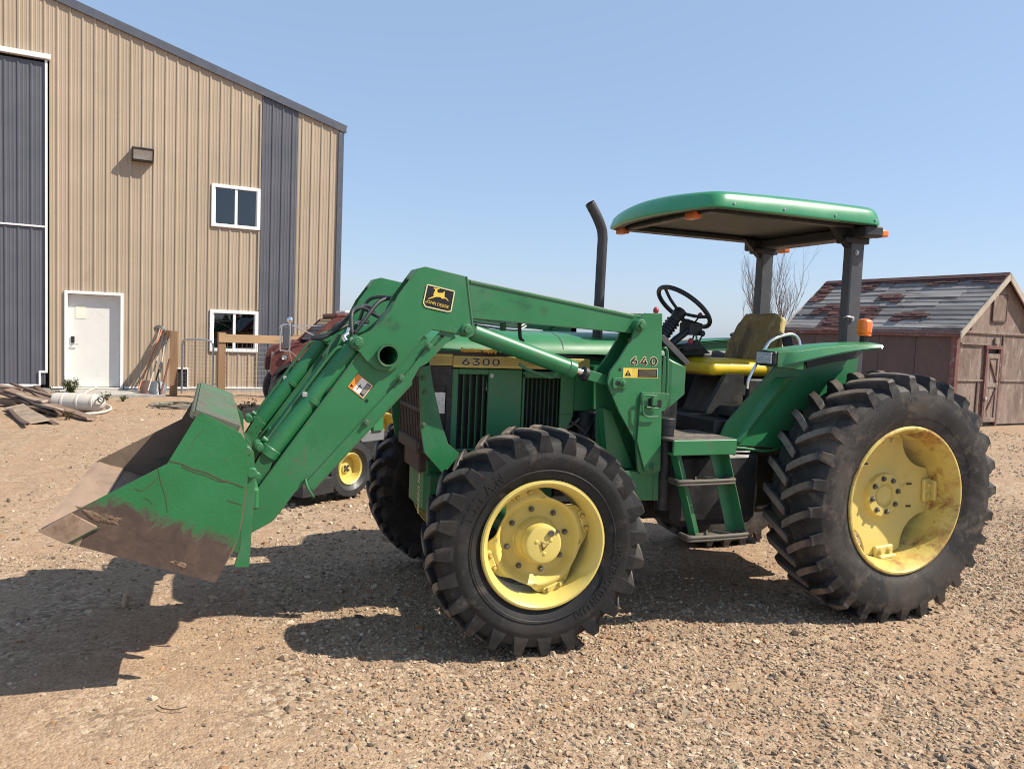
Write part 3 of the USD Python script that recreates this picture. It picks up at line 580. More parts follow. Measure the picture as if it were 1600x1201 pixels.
# hood, grille, side panels
def hood():
    secs = [(-2.895, .84), (-2.88, .93), (-2.83, .985), (-2.70, 1.0), (-1.9, 1.0), (-1.36, 1.02)]
    prof = [(-.362, 1.545), (-.352, 1.575), (-.325, 1.612), (-.27, 1.645), (-.18, 1.665), (-.08, 1.673), (0, 1.675)]
    prof = prof + [(-y, z) for y, z in prof[-2::-1]]; V = []; F = []; n = len(prof)
    for x, k in secs:
        drop = 0 if k > .99 else (1-k)*.6
        for y, z in prof: V.append((x, y*(.93+.07*min(1, (k-.84)/.16)), 1.545+(z-1.545)*(1-drop*2.2)+(.012 if x < -2.5 else .012+(x+2.5)*.012)))
    for i in range(len(secs)-1):
        for j in range(n-1):
            a = i*n+j; F += [[a, a+1, a+n+1], [a, a+n+1, a+n]]
    m0 = len(V)
    for e in (0, len(secs)-1):
        F += [[e*n, e*n+j+1, e*n+j] if e == 0 else [e*n, e*n+j, e*n+j+1] for j in range(1, n-1)]
    m = T(V, F); m.fix_normals(); return m
HD = part(TR, 'hood', hood(), GREEN, smooth=35)
part(TR, 'hood_seam', [bx(-2.06, -2.05, -.345, .345, 1.50, 1.60, 0), tube([(-2.055, y, z+.0155) for y, z in [(-.352, 1.575), (-.325, 1.612), (-.27, 1.645), (-.18, 1.665), (0, 1.675), (.18, 1.665), (.27, 1.645), (.325, 1.612), (.352, 1.575)]], .004, 6)], DARK)
part(TR, 'hood_gap', bx(-2.86, -1.36, -.350, .350, 1.535, 1.556, 0), DECB)
for s in (-1, 1):
    st = part(TR, 'hood_stripe', [bx(-2.735, -1.88, s*.340, s*.362, 1.468, 1.534, .003), bx(-2.868, -2.738, s*.335, s*.360, 1.478, 1.542, .003)], STRIPE)
    part(st, 'pin_line', [bx(-2.865, -1.89, s*.3615, s*.3635, 1.478+k*.011, 1.4805+k*.011, 0) for k in range(1, 5)], pmat('pin_line_brown' if s < 0 else 'pin_line_brown_b', (.20, .15, .05), .5))
    if s < 0: label_text((-2.685, -.3645, 1.483), (1, 0, 0), (0, 0, 1), '6300', .038, DECB, 'model_number', st, outline=DECP, pitch=.060, cw=.046)
    # front engine panel with louvres
    fr = lambda x0, x1, z0, z1: bx(x0, x1, s*.335, s*.358, z0, z1, .004)
    p = part(TR, 'engine_panel', [fr(-2.735, -2.700, .985, 1.462), fr(-2.520, -2.312, .985, 1.462), fr(-2.70, -2.52, 1.43, 1.462), fr(-2.70, -2.52, .985, 1.005)], GREEN)
    part(p, 'louvre_back', bx(-2.70, -2.52, s*.305, s*.315, 1.0, 1.44, 0), BLACK)
    for k in range(4):
        x = -2.668+k*.039; part(p, 'louvre', hull([(x-.004, s*.352, z) for z in (1.006, 1.429)]+[(x+.010, s*.330, z) for z in (1.006, 1.429)]+[(x, s*.354, z) for z in (1.02, 1.415)]+[(x+.016, s*.332, z) for z in (1.006, 1.429)]), GREEN2)
    part(p, 'latch', bolt((-2.505, s*.358, 1.425), .009, .016, (0, s, 0)), ZINC)
    q = part(TR, 'engine_panel', [fr(-2.306, -2.292, .985, 1.440), fr(-2.306, -2.06, 1.415, 1.455), bx(-2.06, -1.97, s*.335, s*.352, 1.20, 1.455, .004), plate([(-2.06, 1.20), (-1.97, 1.20), (-2.06, .99)], s*.337, s*.352), fr(-2.306, -2.06, .96, .99)], GREEN)
    part(q, 'louvre_back', bx(-2.292, -2.06, s*.305, s*.315, .98, 1.42, 0), BLACK)
    for k in range(8):
        x = -2.272+k*.0275; part(q, 'louvre', hull([(x-.003, s*.350, z) for z in (.99, 1.414)]+[(x+.008, s*.330, z) for z in (.99, 1.414)]+[(x+.012, s*.332, z) for z in (.99, 1.414)]), GREEN2)
part(TR, 'cowl_panel', [bx(-1.965, -1.36, -.335, .335, 1.22, 1.535, .01)], GREEN)
label_text(Yp(719, 549, -.356)+A(0, -.012, 0), (1, 0, 0), (0, .18, .98), 'Ranchers Supply', .021, DECY, 'dealer_name', HD, outline=DECO, width=.215)
nose = [(-2.735, .350), (-2.85, .330), (-2.882, .27)]
nz = part(TR, 'nose_frame', [hull([(x, sg*y, z) for x, y in nose for sg in (-1, 1) for z in (1.36, 1.475)]), hull([(x, sg*y, z) for x, y in nose for sg in (-1, 1) for z in (.99, 1.06)])] +
    [hull([(x, sg*y, z) for (x, y) in ((-2.735, .350), (-2.765, .346), (-2.735, .30), (-2.765, .30)) for z in (1.05, 1.37)]) for sg in (-1, 1)] +
    [bx(-2.86, -2.74, -.30, .30, 1.05, 1.37, .005)] + [hull([(x, sg*y, z) for (x, y) in ((-2.765, .334), (-2.85, .322), (-2.765, .29), (-2.85, .29)) for z in zz]) for sg in (-1, 1) for zz in ((1.05, 1.20), (1.33, 1.37))], BLACK)
for sg in (-1, 1):
    part(TR, 'headlight', hull([(x, sg*y, z) for (x, y) in ((-2.77, .341), (-2.85, .332), (-2.77, .31), (-2.85, .30)) for z in (1.205, 1.325)]), LENS)
gr = part(TR, 'grille', [bx(-2.892, -2.87, -.26, .26, 1.40, 1.445, .004), bx(-2.892, -2.87, -.26, .26, .99, 1.03, .004), bx(-2.892, -2.87, -.26, .26, 1.20, 1.225, .004)] + [bx(-2.888, -2.875, y-.007, y+.007, 1.0, 1.44, 0) for y in np.linspace(-.25, .25, 14)], RUSTG)
part(TR, 'radiator', bx(-2.868, -2.82, -.28, .28, .99, 1.45, 0), DARK)
part(TR, 'front_support', [bx(-2.90, -2.80, -.23, .23, .96, 1.04, .01), bx(-2.87, -2.80, -.18, .18, .84, .96, .01)], RUSTG)
fb = part(TR, 'front_bolster', [bx(-2.835, -2.72, -.19, .19, .60, .93, .02)], GREEN2)
label_text((-2.8355, -.06, .915), (0, 0, -1), (0, -1, 0), 'JOHN DEERE', .040, DECP, 'bolster_lettering', fb)
# guard plates either side of the nose
gp = [(654, 575), (672, 570), (676, 600), (690, 663), (700, 693), (719, 709), (706, 724), (693, 741), (663, 707), (658, 675)]
for s in (-1, 1):
    g = part(TR, 'front_guard', plate(xz(gp, -.42), s*.41 if s < 0 else .31, s*.425 if s < 0 else .325), GREEN)
    for x, y in ((664, 612), (661, 663), (661, 590)): part(g, 'bolt', [bolt((*(Yp(x, y, -.42)[[0]]), -.425 if s < 0 else .325, Yp(x, y, -.42)[2]), .010, .012, (0, s, 0))], GREEN2)
# exhaust
EX = A(-1.782, -.25, 0)
part(TR, 'exhaust_pipe', [tube([EX+A(0, 0, 1.62), EX+A(.004, 0, 2.24)]+list(spline([EX+A(.005, 0, 2.27), EX+A(-.006, 0, 2.33), EX+A(-.045, -.005, 2.40), EX+A(-.085, -.01, 2.455), EX+A(-.10, -.012, 2.475)], 5)), [.031]*2+[.031]*20+[.029], 18, caps=False), lathe([(.0, 0), (.026, 0)], EX+A(-.085, -.01, 2.44), (-.6, 0, .8), 16)], pmat('exhaust_steel', (.040, .038, .040), .5, .3, 8., metal=.3, spots=((.10, .06, .045), .3, 6.)), smooth=40)
part(TR, 'muffler', [lathe([(0, 0), (.035, 0), (.045, .03), (.045, .19), (.042, .21), (.033, .24), (.031, .27)], EX+A(0, 0, 1.36), (0, 0, 1), 24), lathe([(.034, .0), (.037, .0), (.037, .05), (.034, .05)], EX+A(.0, 0, 1.60), (0, 0, 1), 24), bx(EX[0]-.06, EX[0]+.07, -.33, -.2, 1.40, 1.43, .004)], DARK, smooth=40)

# ------------------------------------------------------------------ loader
YO = .64
def both(name, fn, m, smooth=False, labs=None):
    out = []
    for s in (-1, 1):
        ms = fn(); ms = ms if isinstance(ms, list) else [ms]
        out.append(part(TR, name, [q if s < 0 else mirror(q) for q in ms], m, smooth=smooth))
    return out
def pin(p, r, l0, l1, n=20):
    return [cyl((p[0], l0, p[1]), (p[0], l1, p[1]), r, n, b=r*.15), cyl((p[0], l1-.004, p[1]), (p[0], l1-.016, p[1]), r*.62, 6, b=.002)]
kn = [(654, 419), (665, 416.5), (729, 432), (736.6, 492), (738, 507.6), (721, 523), (708, 520), (676.5, 514.6), (664, 523), (646, 545.6), (624, 571), (610, 580), (588, 577), (572, 563), (562.5, 550), (550, 544), (548, 533), (556, 526.6), (578, 517), (597, 501), (610, 485.5), (623, 460)]
kp = rpoly(xz(kn, -YO), .012); tq = Yp(605, 555, -YO); tq = (tq[0], tq[2])
knh = kp.difference(Point(*tq).buffer(.055, 24))
boom = rpoly(xz([(700, 428), (735, 437), (991, 491), (1004, 494), (1010, 508), (1000, 523), (975, 519), (736, 497), (700, 492)], -.62), .008)
low = rpoly(xz([(620, 470), (597, 505), (556, 560), (393, 775), (386, 800), (386, 836), (425, 815), (438, 800), (460, 770), (479, 752), (600, 628), (648, 575), (668, 530)], -.62), .012).difference(Point(*tq).buffer(.055, 24))
arms = []
for s in (-1, 1):
    a = sub(TR, 'loader_arm'); f = (lambda q: q) if s < 0 else mirror
    part(a, 'knuckle_plate', [f(plate(knh, -YO, -YO+.014)), f(plate(knh, -.50, -.486)), f(plate(kp.difference(kp.buffer(-.01)).difference(sbox(-9, -9, -3.05, 9)), -.63, -.49))], GREEN)
    part(a, 'boom', [f(plate(boom, -.620, -.505)), f(plate(rpoly(xz([(735, 438), (990, 492), (990, 496), (735, 442)], -.62), .0001), -.6245, -.5))], GREEN)
    part(a, 'lower_arm', [f(plate(low, -.618, -.510))], GREEN2 if s > 0 else GREEN)
    part(a, 'arm_edge', [f(plate(xz([(620, 470), (617, 478), (391, 780), (393, 775)], -.62), -.624, -.505))], GREEN2)
    part(a, 'parking_stand', [f(plate(rpoly(xz([(679, 527), (690, 516), (708, 519), (712, 528), (697, 536), (668, 567), (655, 574), (641, 600), (489, 766), (479, 757), (479, 752), (642, 575)], -.628), .002), -.630, -.619)), f(plate(xz([(640, 580), (643, 600), (489, 766), (481, 752)], -.60), -.618, -.56))], GREEN)
    part(a, 'stand_catch', [f(tube(spline([Yp(477, 748, -.625), Yp(480, 760, -.64), Yp(488, 773, -.64), Yp(490, 776, -.63)], 4), .007, 8))], GREEN2, smooth=40)
    for x, y, r in ((626, 590, .014), (572, 660, .012), (670, 541, .013), (691, 525, .006)):
        q = Yp(x, y, -.63); part(a, 'bolt', f(bolt((q[0], -.63 if r != .006 else -.632, q[2]), r, .02)), GREEN2 if r != .006 else DECB)
    for x, y in ((573, 626), (515, 609)):
        q = Yp(x, y, -.62); part(a, 'hole', f(cyl((q[0], -.6195, q[2]), (q[0], -.61, q[2]), .009, 12)), DECB)
    for nme, px_, r in (('pivot_pin', (558, 535), .030), ('pivot_pin', (728, 515), .031)):
        q = Yp(*px_, -YO); part(a, nme, [f(m_) for m_ in pin((q[0], q[2]), r, -.47, -YO-.022)], GREEN2, smooth=30)
    # hem between knuckle plate and boom
    w0, w1 = Yp(729, 432, -YO), Yp(738, 507, -YO)
    part(a, 'weld', f(tube([w0+A(0, .002, 0), w1+A(0, .002, 0)], .006, 6)), GREEN2)
    arms.append(a)
part(TR, 'torque_tube', [tube([(tq[0], -YO-.035, tq[1]), (tq[0], YO+.035, tq[1])], .055, 32, caps=False), tube([(tq[0], YO+.035, tq[1]), (tq[0], -YO-.035, tq[1])], .047, 32, caps=False), lathe([(.047, 0), (.055, 0)], (tq[0], -YO-.035, tq[1]), (0, -1, 0), 32), lathe([(.055, 0), (.047, 0)], (tq[0], YO+.035, tq[1]), (0, -1, 0), 32)], GREEN, smooth=40)
part(TR, 'tube_inside', cyl((tq[0], -.2, tq[1]), (tq[0], .2, tq[1]), .0468, 24), DECB)
ct = Yp(455, 735, -.56)
part(TR, 'cross_tube', bx(ct[0]-.05, ct[0]+.05, -.515, .515, ct[2]-.02, ct[2]+.08, .01), GREEN2)
# badge
bo = lambda x, y, o=0.0: tuple((lambda q: (q[0], q[2]))(Yp(x, y, -YO)))
badge = rpoly([bo(667, 443.5), bo(711, 454.5), bo(705, 487), bo(699, 487.5), bo(664, 479.5), bo(660.5, 473)], .008)
cr = lambda pts: [bo(640+x/15.0, 420+y/15.0) for x, y in pts]
deer = Polygon(cr([(545, 430), (590, 434), (640, 440), (655, 405), (668, 440), (700, 440), (692, 465), (650, 464), (640, 500), (645, 552), (700, 562), (800, 560), (815, 518), (832, 518), (835, 570), (828, 620), (832, 682), (872, 690), (932, 765), (925, 778), (885, 745), (855, 712), (760, 714), (735, 685), (690, 672), (620, 668), (560, 682), (480, 708), (410, 726), (398, 712), (470, 680), (545, 650), (543, 600), (560, 540), (590, 490), (580, 464), (548, 450)]))
bp = part(TR, 'badge', plate(badge, -YO-.0025, -YO), DECB)
part(bp, 'badge_border', plate(badge.difference(badge.buffer(-.0055)), -YO-.0042, -YO-.002), DECP)
part(bp, 'leaping_deer', plate(affinity.scale(deer, .90, .88), -YO-.0042, -YO-.002), DECY)
ba_, bb_ = Yp(663.5, 472.2, -YO), Yp(700, 482.2, -YO); uu = (bb_-ba_)/np.linalg.norm(bb_-ba_)
label_text(ba_+A(0, -.0030, 0), uu, np.cross(A(0, -1, 0), uu), 'JOHN DEERE', .0150, DECY, 'badge_lettering', bp, bold=False, width=float(np.linalg.norm(bb_-ba_)))
# warning decal on the near arm
wd = [(559, 583.5), (583, 602.5), (567, 623), (543.5, 604)]; wc = np.array([Yp(*q, -.618)[[0, 2]] for q in wd])
lerp = lambda a, b: tuple(wc[0]+(wc[1]-wc[0])*a+(wc[3]-wc[0])*b)
quad = lambda a0, a1, b0, b1: [lerp(a0, b0), lerp(a1, b0), lerp(a1, b1), lerp(a0, b1)]
wl = part(TR, 'warning_decal', plate(wc.tolist(), -.6200, -.618), DECO)
part(wl, 'decal_field', plate(quad(.28, .96, .04, .96), -.6208, -.619), DECW)
part(wl, 'decal_block', plate(quad(.68, .93, .08, .92), -.6214, -.6195), DECB)
part(wl, 'decal_symbol', [plate([lerp(.06, .72), lerp(.22, .80), lerp(.06, .9)], -.6214, -.6195), plate(quad(.42, .46, .4, .8), -.6214, -.6195), plate(quad(.42, .6, .5, .56), -.6214, -.6195)], DECB)
part(wl, 'decal_line', [plate(quad(.72+.05*k, .735+.05*k, .14, .8), -.6218, -.6205) for k in range(4)], DECW)
# cylinders
def cylinder(p0, p1, p2, y, rb, rr, par_name, s, pipe=False):
    f = (lambda q: q) if s < 0 else mirror
    a, b, c = (A(q[0], y, q[1]) for q in (p0, p1, p2)); d = (c-a)/np.linalg.norm(c-a)
    cp = part(TR, par_name, [f(m) for m in [cyl(a+d*.035, b, rb, 28, b=.006), cyl(b-d*.05, b-d*.0, rb+.004, 28, b=.004), cyl(A(a[0], y-.045, a[2]), A(a[0], y+.045, a[2]), .040, 20), cyl(a, a+d*.06, rb*.7, 16)]], GREEN, smooth=35)
    part(cp, 'rod', f(cyl(b-d*.02, c-d*.03, rr, 20)), CHROME, smooth=40)
    return cp, a, b, c, d, f
for s in (-1, 1):
    q0, q1, q2 = Yp(728, 515, -.575), Yp(897, 578, -.575), Yp(966, 600, -.575)
    cp, a, b, c, d, f = cylinder(q0[[0, 2]], q1[[0, 2]], q2[[0, 2]], -.575, .048, .021, 'lift_cylinder', s)
    e0 = Yp(920, 581, -.575); n_ = np.cross(d, A(0, 1, 0))
    part(cp, 'rod_collar', f(cyl(b+d*.055, b+d*.085, .042, 20, b=.004)), BLACK, smooth=30)
    part(cp, 'rod_end', f(hull([b+d*.085+n_*.028*i+A(0, .024*j, 0) for i in (-1, 1) for j in (-1, 1)]+[c+n_*.028*i+A(0, .024*j, 0) for i in (-1, 1) for j in (-1, 1)])), GREEN)
    part(cp, 'port', [f(cyl(b-d*.10-n_*.03, b-d*.10-n_*.075, .013)), f(tube(spline([b-d*.10-n_*.07, b-d*.14-n_*.085, b-d*.26-n_*.085, b-d*.33-n_*.07], 5), .009, 8))], GREEN2, smooth=40)
    q0, q1, q2 = Yp(557, 536, -.565), Yp(417, 712, -.565), Yp(402, 742, -.565)
    cp, a, b, c, d, f = cylinder(q0[[0, 2]], q1[[0, 2]], q2[[0, 2]], -.565, .047, .022, 'bucket_cylinder', s)
    n_ = np.cross(d, A(0, 1, 0)); n_ = n_ if n_[2] > 0 else -n_
    part(cp, 'clamp_band', f(lathe([(.0475, -.012), (.0515, -.012), (.0515, .012), (.0475, .012)], a+d*.36, d, 24)), GREEN2)
    part(cp, 'clamp_band', f(bx(*(a+d*.36+n_*.055+A(-.012, -.02, -.012))[[0]], (a+d*.36+n_*.055)[0]+.012, -.60, -.55, (a+d*.36+n_*.055)[2]-.012, (a+d*.36+n_*.055)[2]+.012)), ZINC)
    part(cp, 'cylinder_pipe', [f(tube(spline([a+d*.06+n_*.05, a+d*.12+n_*.068, a+d*.40+n_*.068, a+d*.66+n_*.066, b-d*.08+n_*.048], 5), .0085, 8)), f(cyl(b-d*.06+n_*.03, b-d*.06+n_*.07, .014))], GREEN2, smooth=40)
    # bucket links
    lk = Yp(404, 702, -.52); lp = Yp(398, 752, -.52)
    part(TR, 'bucket_link', [f(plate(rpoly(xz([(420, 690), (432, 702), (409, 772), (394, 772), (392, 735)], -.60), .012), -.600, -.585)), f(plate(rpoly(xz([(420, 690), (432, 702), (409, 772), (394, 772), (392, 735)], -.60), .012), -.53, -.515))], GREEN2)
    for pq, r in (((404, 698), .023), ((399, 744), .026)):
        q = Yp(*pq, -.61); part(TR, 'link_pin', [f(m_) for m_ in pin((q[0], q[2]), r, -.50, -.635)], GREEN2, smooth=30)
# parallel guide rods inside the near arm, one of them rusty
RUSTROD = pmat('rusty_rod', (.10, .045, .028), .8, .35, 20.)
for yy, off, m_, r in ((-.40, 0, GREEN2, .024), (-.30, 4, RUSTROD, .016)):
    part(TR, 'leveling_rod', [cyl(Yp(555, 505+off, yy), Yp(416, 690+off, yy), r, 14)], m_, smooth=40)
part(TR, 'valve_bracket', [plate(rpoly(xz([(505, 556), (530, 520), (548, 540), (520, 575)], -.45), .01), -.46, -.40)], GREEN2)
# hoses and fittings at the knuckle
H = lambda pts, r=.011: tube(spline([Yp(x, y, d) for x, y, d in pts], 7), r, 10)
for hp in ([(487, 527, -.40), (520, 519, -.42), (556, 485, -.40), (575, 478, -.30), (590, 494, -.2), (612, 496, -.1)],
           [(552, 528, -.52), (549, 508, -.50), (551, 486, -.46), (566, 481, -.36), (586, 492, -.25), (598, 497, -.1)],
           [(555, 520, -.52), (572, 496, -.50), (592, 472, -.46), (612, 465, -.42), (626, 462, -.40)],
           [(487, 529, -.40), (505, 527, -.42), (535, 512, -.40), (552, 505, -.36), (575, 503, -.25)],
           [(560, 505, .40), (575, 470, .35), (600, 464, .3), (620, 470, .2)]):
    part(TR, 'hydraulic_hose', H(hp), HOSE, smooth=40)
part(TR, 'hose_fitting', [cyl(Yp(543, 522, -.53), Yp(546, 512, -.53), .012), cyl(Yp(537, 527, -.55), Yp(543, 522, -.53), .014), cyl(Yp(537, 527, -.55), Yp(541, 533, -.56), .013), cyl(Yp(553, 505, -.40), Yp(560, 509, -.35), .010), cyl(Yp(558, 507, -.40), Yp(572, 509, -.35), .007)], CHROME, smooth=40)
for k, (a0, b0, b1) in enumerate(((497, 497, 506), (502, 502, 513), (507, 507, 518))):
    part(TR, 'steel_line', tube(spline([Yp(736, a0, -.45), Yp(760, a0+3.5, -.45), Yp(800, b0+9, -.45), Yp(812, b0+8, -.42), Yp(822, b0+2, -.38)], 6), .006, 8), ZINC, smooth=40)
part(TR, 'line_clamp', bx(*sorted((Yp(783, 502, -.46)[0], Yp(790, 502, -.46)[0])), -.475, -.44, Yp(786, 517, -.46)[2], Yp(786, 503, -.46)[2]), GREEN2)
part(TR, 'hydraulic_hose', H([(812, 500, -.45), (812, 515, -.43), (813, 528, -.42), (817, 533, -.40)], .011), HOSE, smooth=40)

# masts
m_out = xz([(1007, 489), (1033, 489.5), (1031, 640), (1028, 740), (1001, 740), (995, 735), (992, 690), (966, 643), (951, 608), (948, 597), (952, 580), (966, 561), (985, 530), (996, 500)], -YO)
m_in = xz([(1007, 489), (1033, 489.5), (1030, 640), (1028, 783), (962, 783), (957, 735), (950, 690), (952, 640), (951, 606), (952, 580), (966, 561), (985, 530), (996, 500)], -YO)
for s in (-1, 1):
    f = (lambda q: q) if s < 0 else mirror; a = sub(TR, 'loader_mast')
    part(a, 'outer_plate', f(plate(rpoly(m_out, .008), -YO-.012, -YO+.004)), GREEN)
    part(a, 'inner_plate', [f(plate(rpoly(m_in, .008), -.492, -.476))], GREEN)
    part(a, 'rear_web', [f(plate(xz([(1023, 492), (1033, 491), (1029, 782), (1021, 782)], -YO), -YO+.004, -.476))], GREEN)
    part(a, 'mounting_box', [f(plate(rpoly(xz([(957, 735), (1021, 738), (1021, 782), (962, 782)], -YO), .008), -YO+.006, -.49)), f(plate(xz([(953, 640), (966, 645), (1000, 735), (960, 736)], -YO), -.56, -.49))], GREEN)
    part(a, 'latch_plate', f(plate(rpoly(xz([(999, 612), (1043, 614), (1036, 640), (1030, 642), (1028, 735), (1004, 735), (992, 688), (996, 640)], -YO), .006), -YO-.026, -YO-.012)), GREEN)
    part(a, 'latch_slot', [f(plate(xz([(1012, 622), (1034, 625), (1033, 637), (1012, 635)], -YO-.026), -YO-.0268, -YO-.02))], DECB)
    hd = [Yp(x, y, -YO-.045) for x, y in ((1027, 619), (1006, 618), (1004, 630), (1005, 645), (1012, 651), (1028, 651))]
    part(a, 'latch_handle', [f(tube(spline(hd, 5), .0055, 8)), f(cyl(Yp(1010, 636, -YO-.04), Yp(1028, 638, -YO-.04), .006)), f(bx(Yp(1018, 630, -YO-.04)[0], Yp(1026, 630, -YO-.04)[0], -YO-.05, -YO-.026, Yp(1020, 634, -YO-.04)[2], Yp(1020, 620, -YO-.04)[2]))], GREEN2, smooth=40)
    for pq, r in (((998, 508), .034), ((1016, 727), .022)):
        q = Yp(*pq, -YO); part(a, 'pivot_pin', [f(m_) for m_ in pin((q[0], q[2]), r, -.47, -YO-.035)], GREEN2, smooth=30)
    part(a, 'pin_plate', f(plate(rpoly(xz([(955, 589), (977, 590), (977, 607), (955, 606)], -YO), .012), -YO-.022, -YO-.012)), GREEN)
    q = Yp(970, 598, -YO); part(a, 'pivot_pin', [f(m_) for m_ in pin((q[0], q[2]), .020, -.47, -YO-.03)], GREEN2, smooth=30)
    q = Yp(962, 598, -YO); part(a, 'hole', f(cyl((q[0], -YO-.0232, q[2]), (q[0], -YO-.015, q[2]), .014, 14)), DECB)
    for pq in ((967, 577), (982, 531)):
        q = Yp(*pq, -YO); part(a, 'hole', f(cyl((q[0], -YO-.0128, q[2]), (q[0], -YO-.005, q[2]), .010, 14)), DECB)
    if s < 0:
        label_text(Yp(985, 569.5, -YO-.0125), (1, 0, 0), (0, 0, 1), '640', .044, DECB, 'model_number', a, outline=DECP, pitch=.064, cw=.046)
        x0, x1 = Yp(972, 580, -YO)[0], Yp(1026, 580, -YO)[0]; z0, z1 = Yp(1000, 590, -YO)[2], Yp(1000, 575, -YO)[2]; xm = x0+(x1-x0)*.42; y_ = -YO-.012
        w = part(TR, 'caution_decal', bx(x0, x1, y_-.001, y_+.002, z0, z1, 0), DECY)
        part(w, 'decal_block', bx(xm, x1-.004, y_-.0018, y_, z0+.004, z1-.004, 0), DECB)
        part(w, 'decal_symbol', plate(Polygon([(x0+.010, z0+.010), (x0+.052, z0+.010), (x0+.031, z1-.010)]), y_-.0018, y_), DECB)
        part(w, 'decal_symbol', [bx(x0+.029, x0+.033, y_-.0024, y_, z0+.022, z0+.036, 0), bx(x0+.029, x0+.033, y_-.0024, y_, z0+.014, z0+.018, 0)], DECY)
        part(w, 'decal_line', [bx(xm+.008, x1-.012, y_-.0022, y_, z0+.010+k*.011, z0+.012+k*.011, 0) for k in range(4)] + [bx(x0+.058, xm-.006, y_-.0018, y_, z0+.012+k*.013, z0+.0135+k*.013, 0) for k in range(4)], pmat('decal_grey_line', (.33, .27, .12), .5))
part(TR, 'mast_cross_member', [bx(-1.72, -1.58, -.48, .48, .74, .86, .01)], GREEN)
part(TR, 'hydraulic_canister', [lathe([(0, 0), (.045, 0), (.047, .02), (.047, .50), (.050, .505), (.050, .545), (.045, .55), (0, .55)], (-1.475, -.60, .66), (0, 0, 1), 28), lathe([(.051, .42), (.053, .42), (.053, .44), (.051, .44)], (-1.475, -.60, .66), (0, 0, 1), 28)], BLACK, smooth=30)
part(TR, 'mast_line', tube(spline([Yp(1037, 543, -.60), Yp(1042, 548, -.60), Yp(1043, 580, -.60), Yp(1041, 616, -.60)], 5), .009, 8), GREEN2, smooth=40)

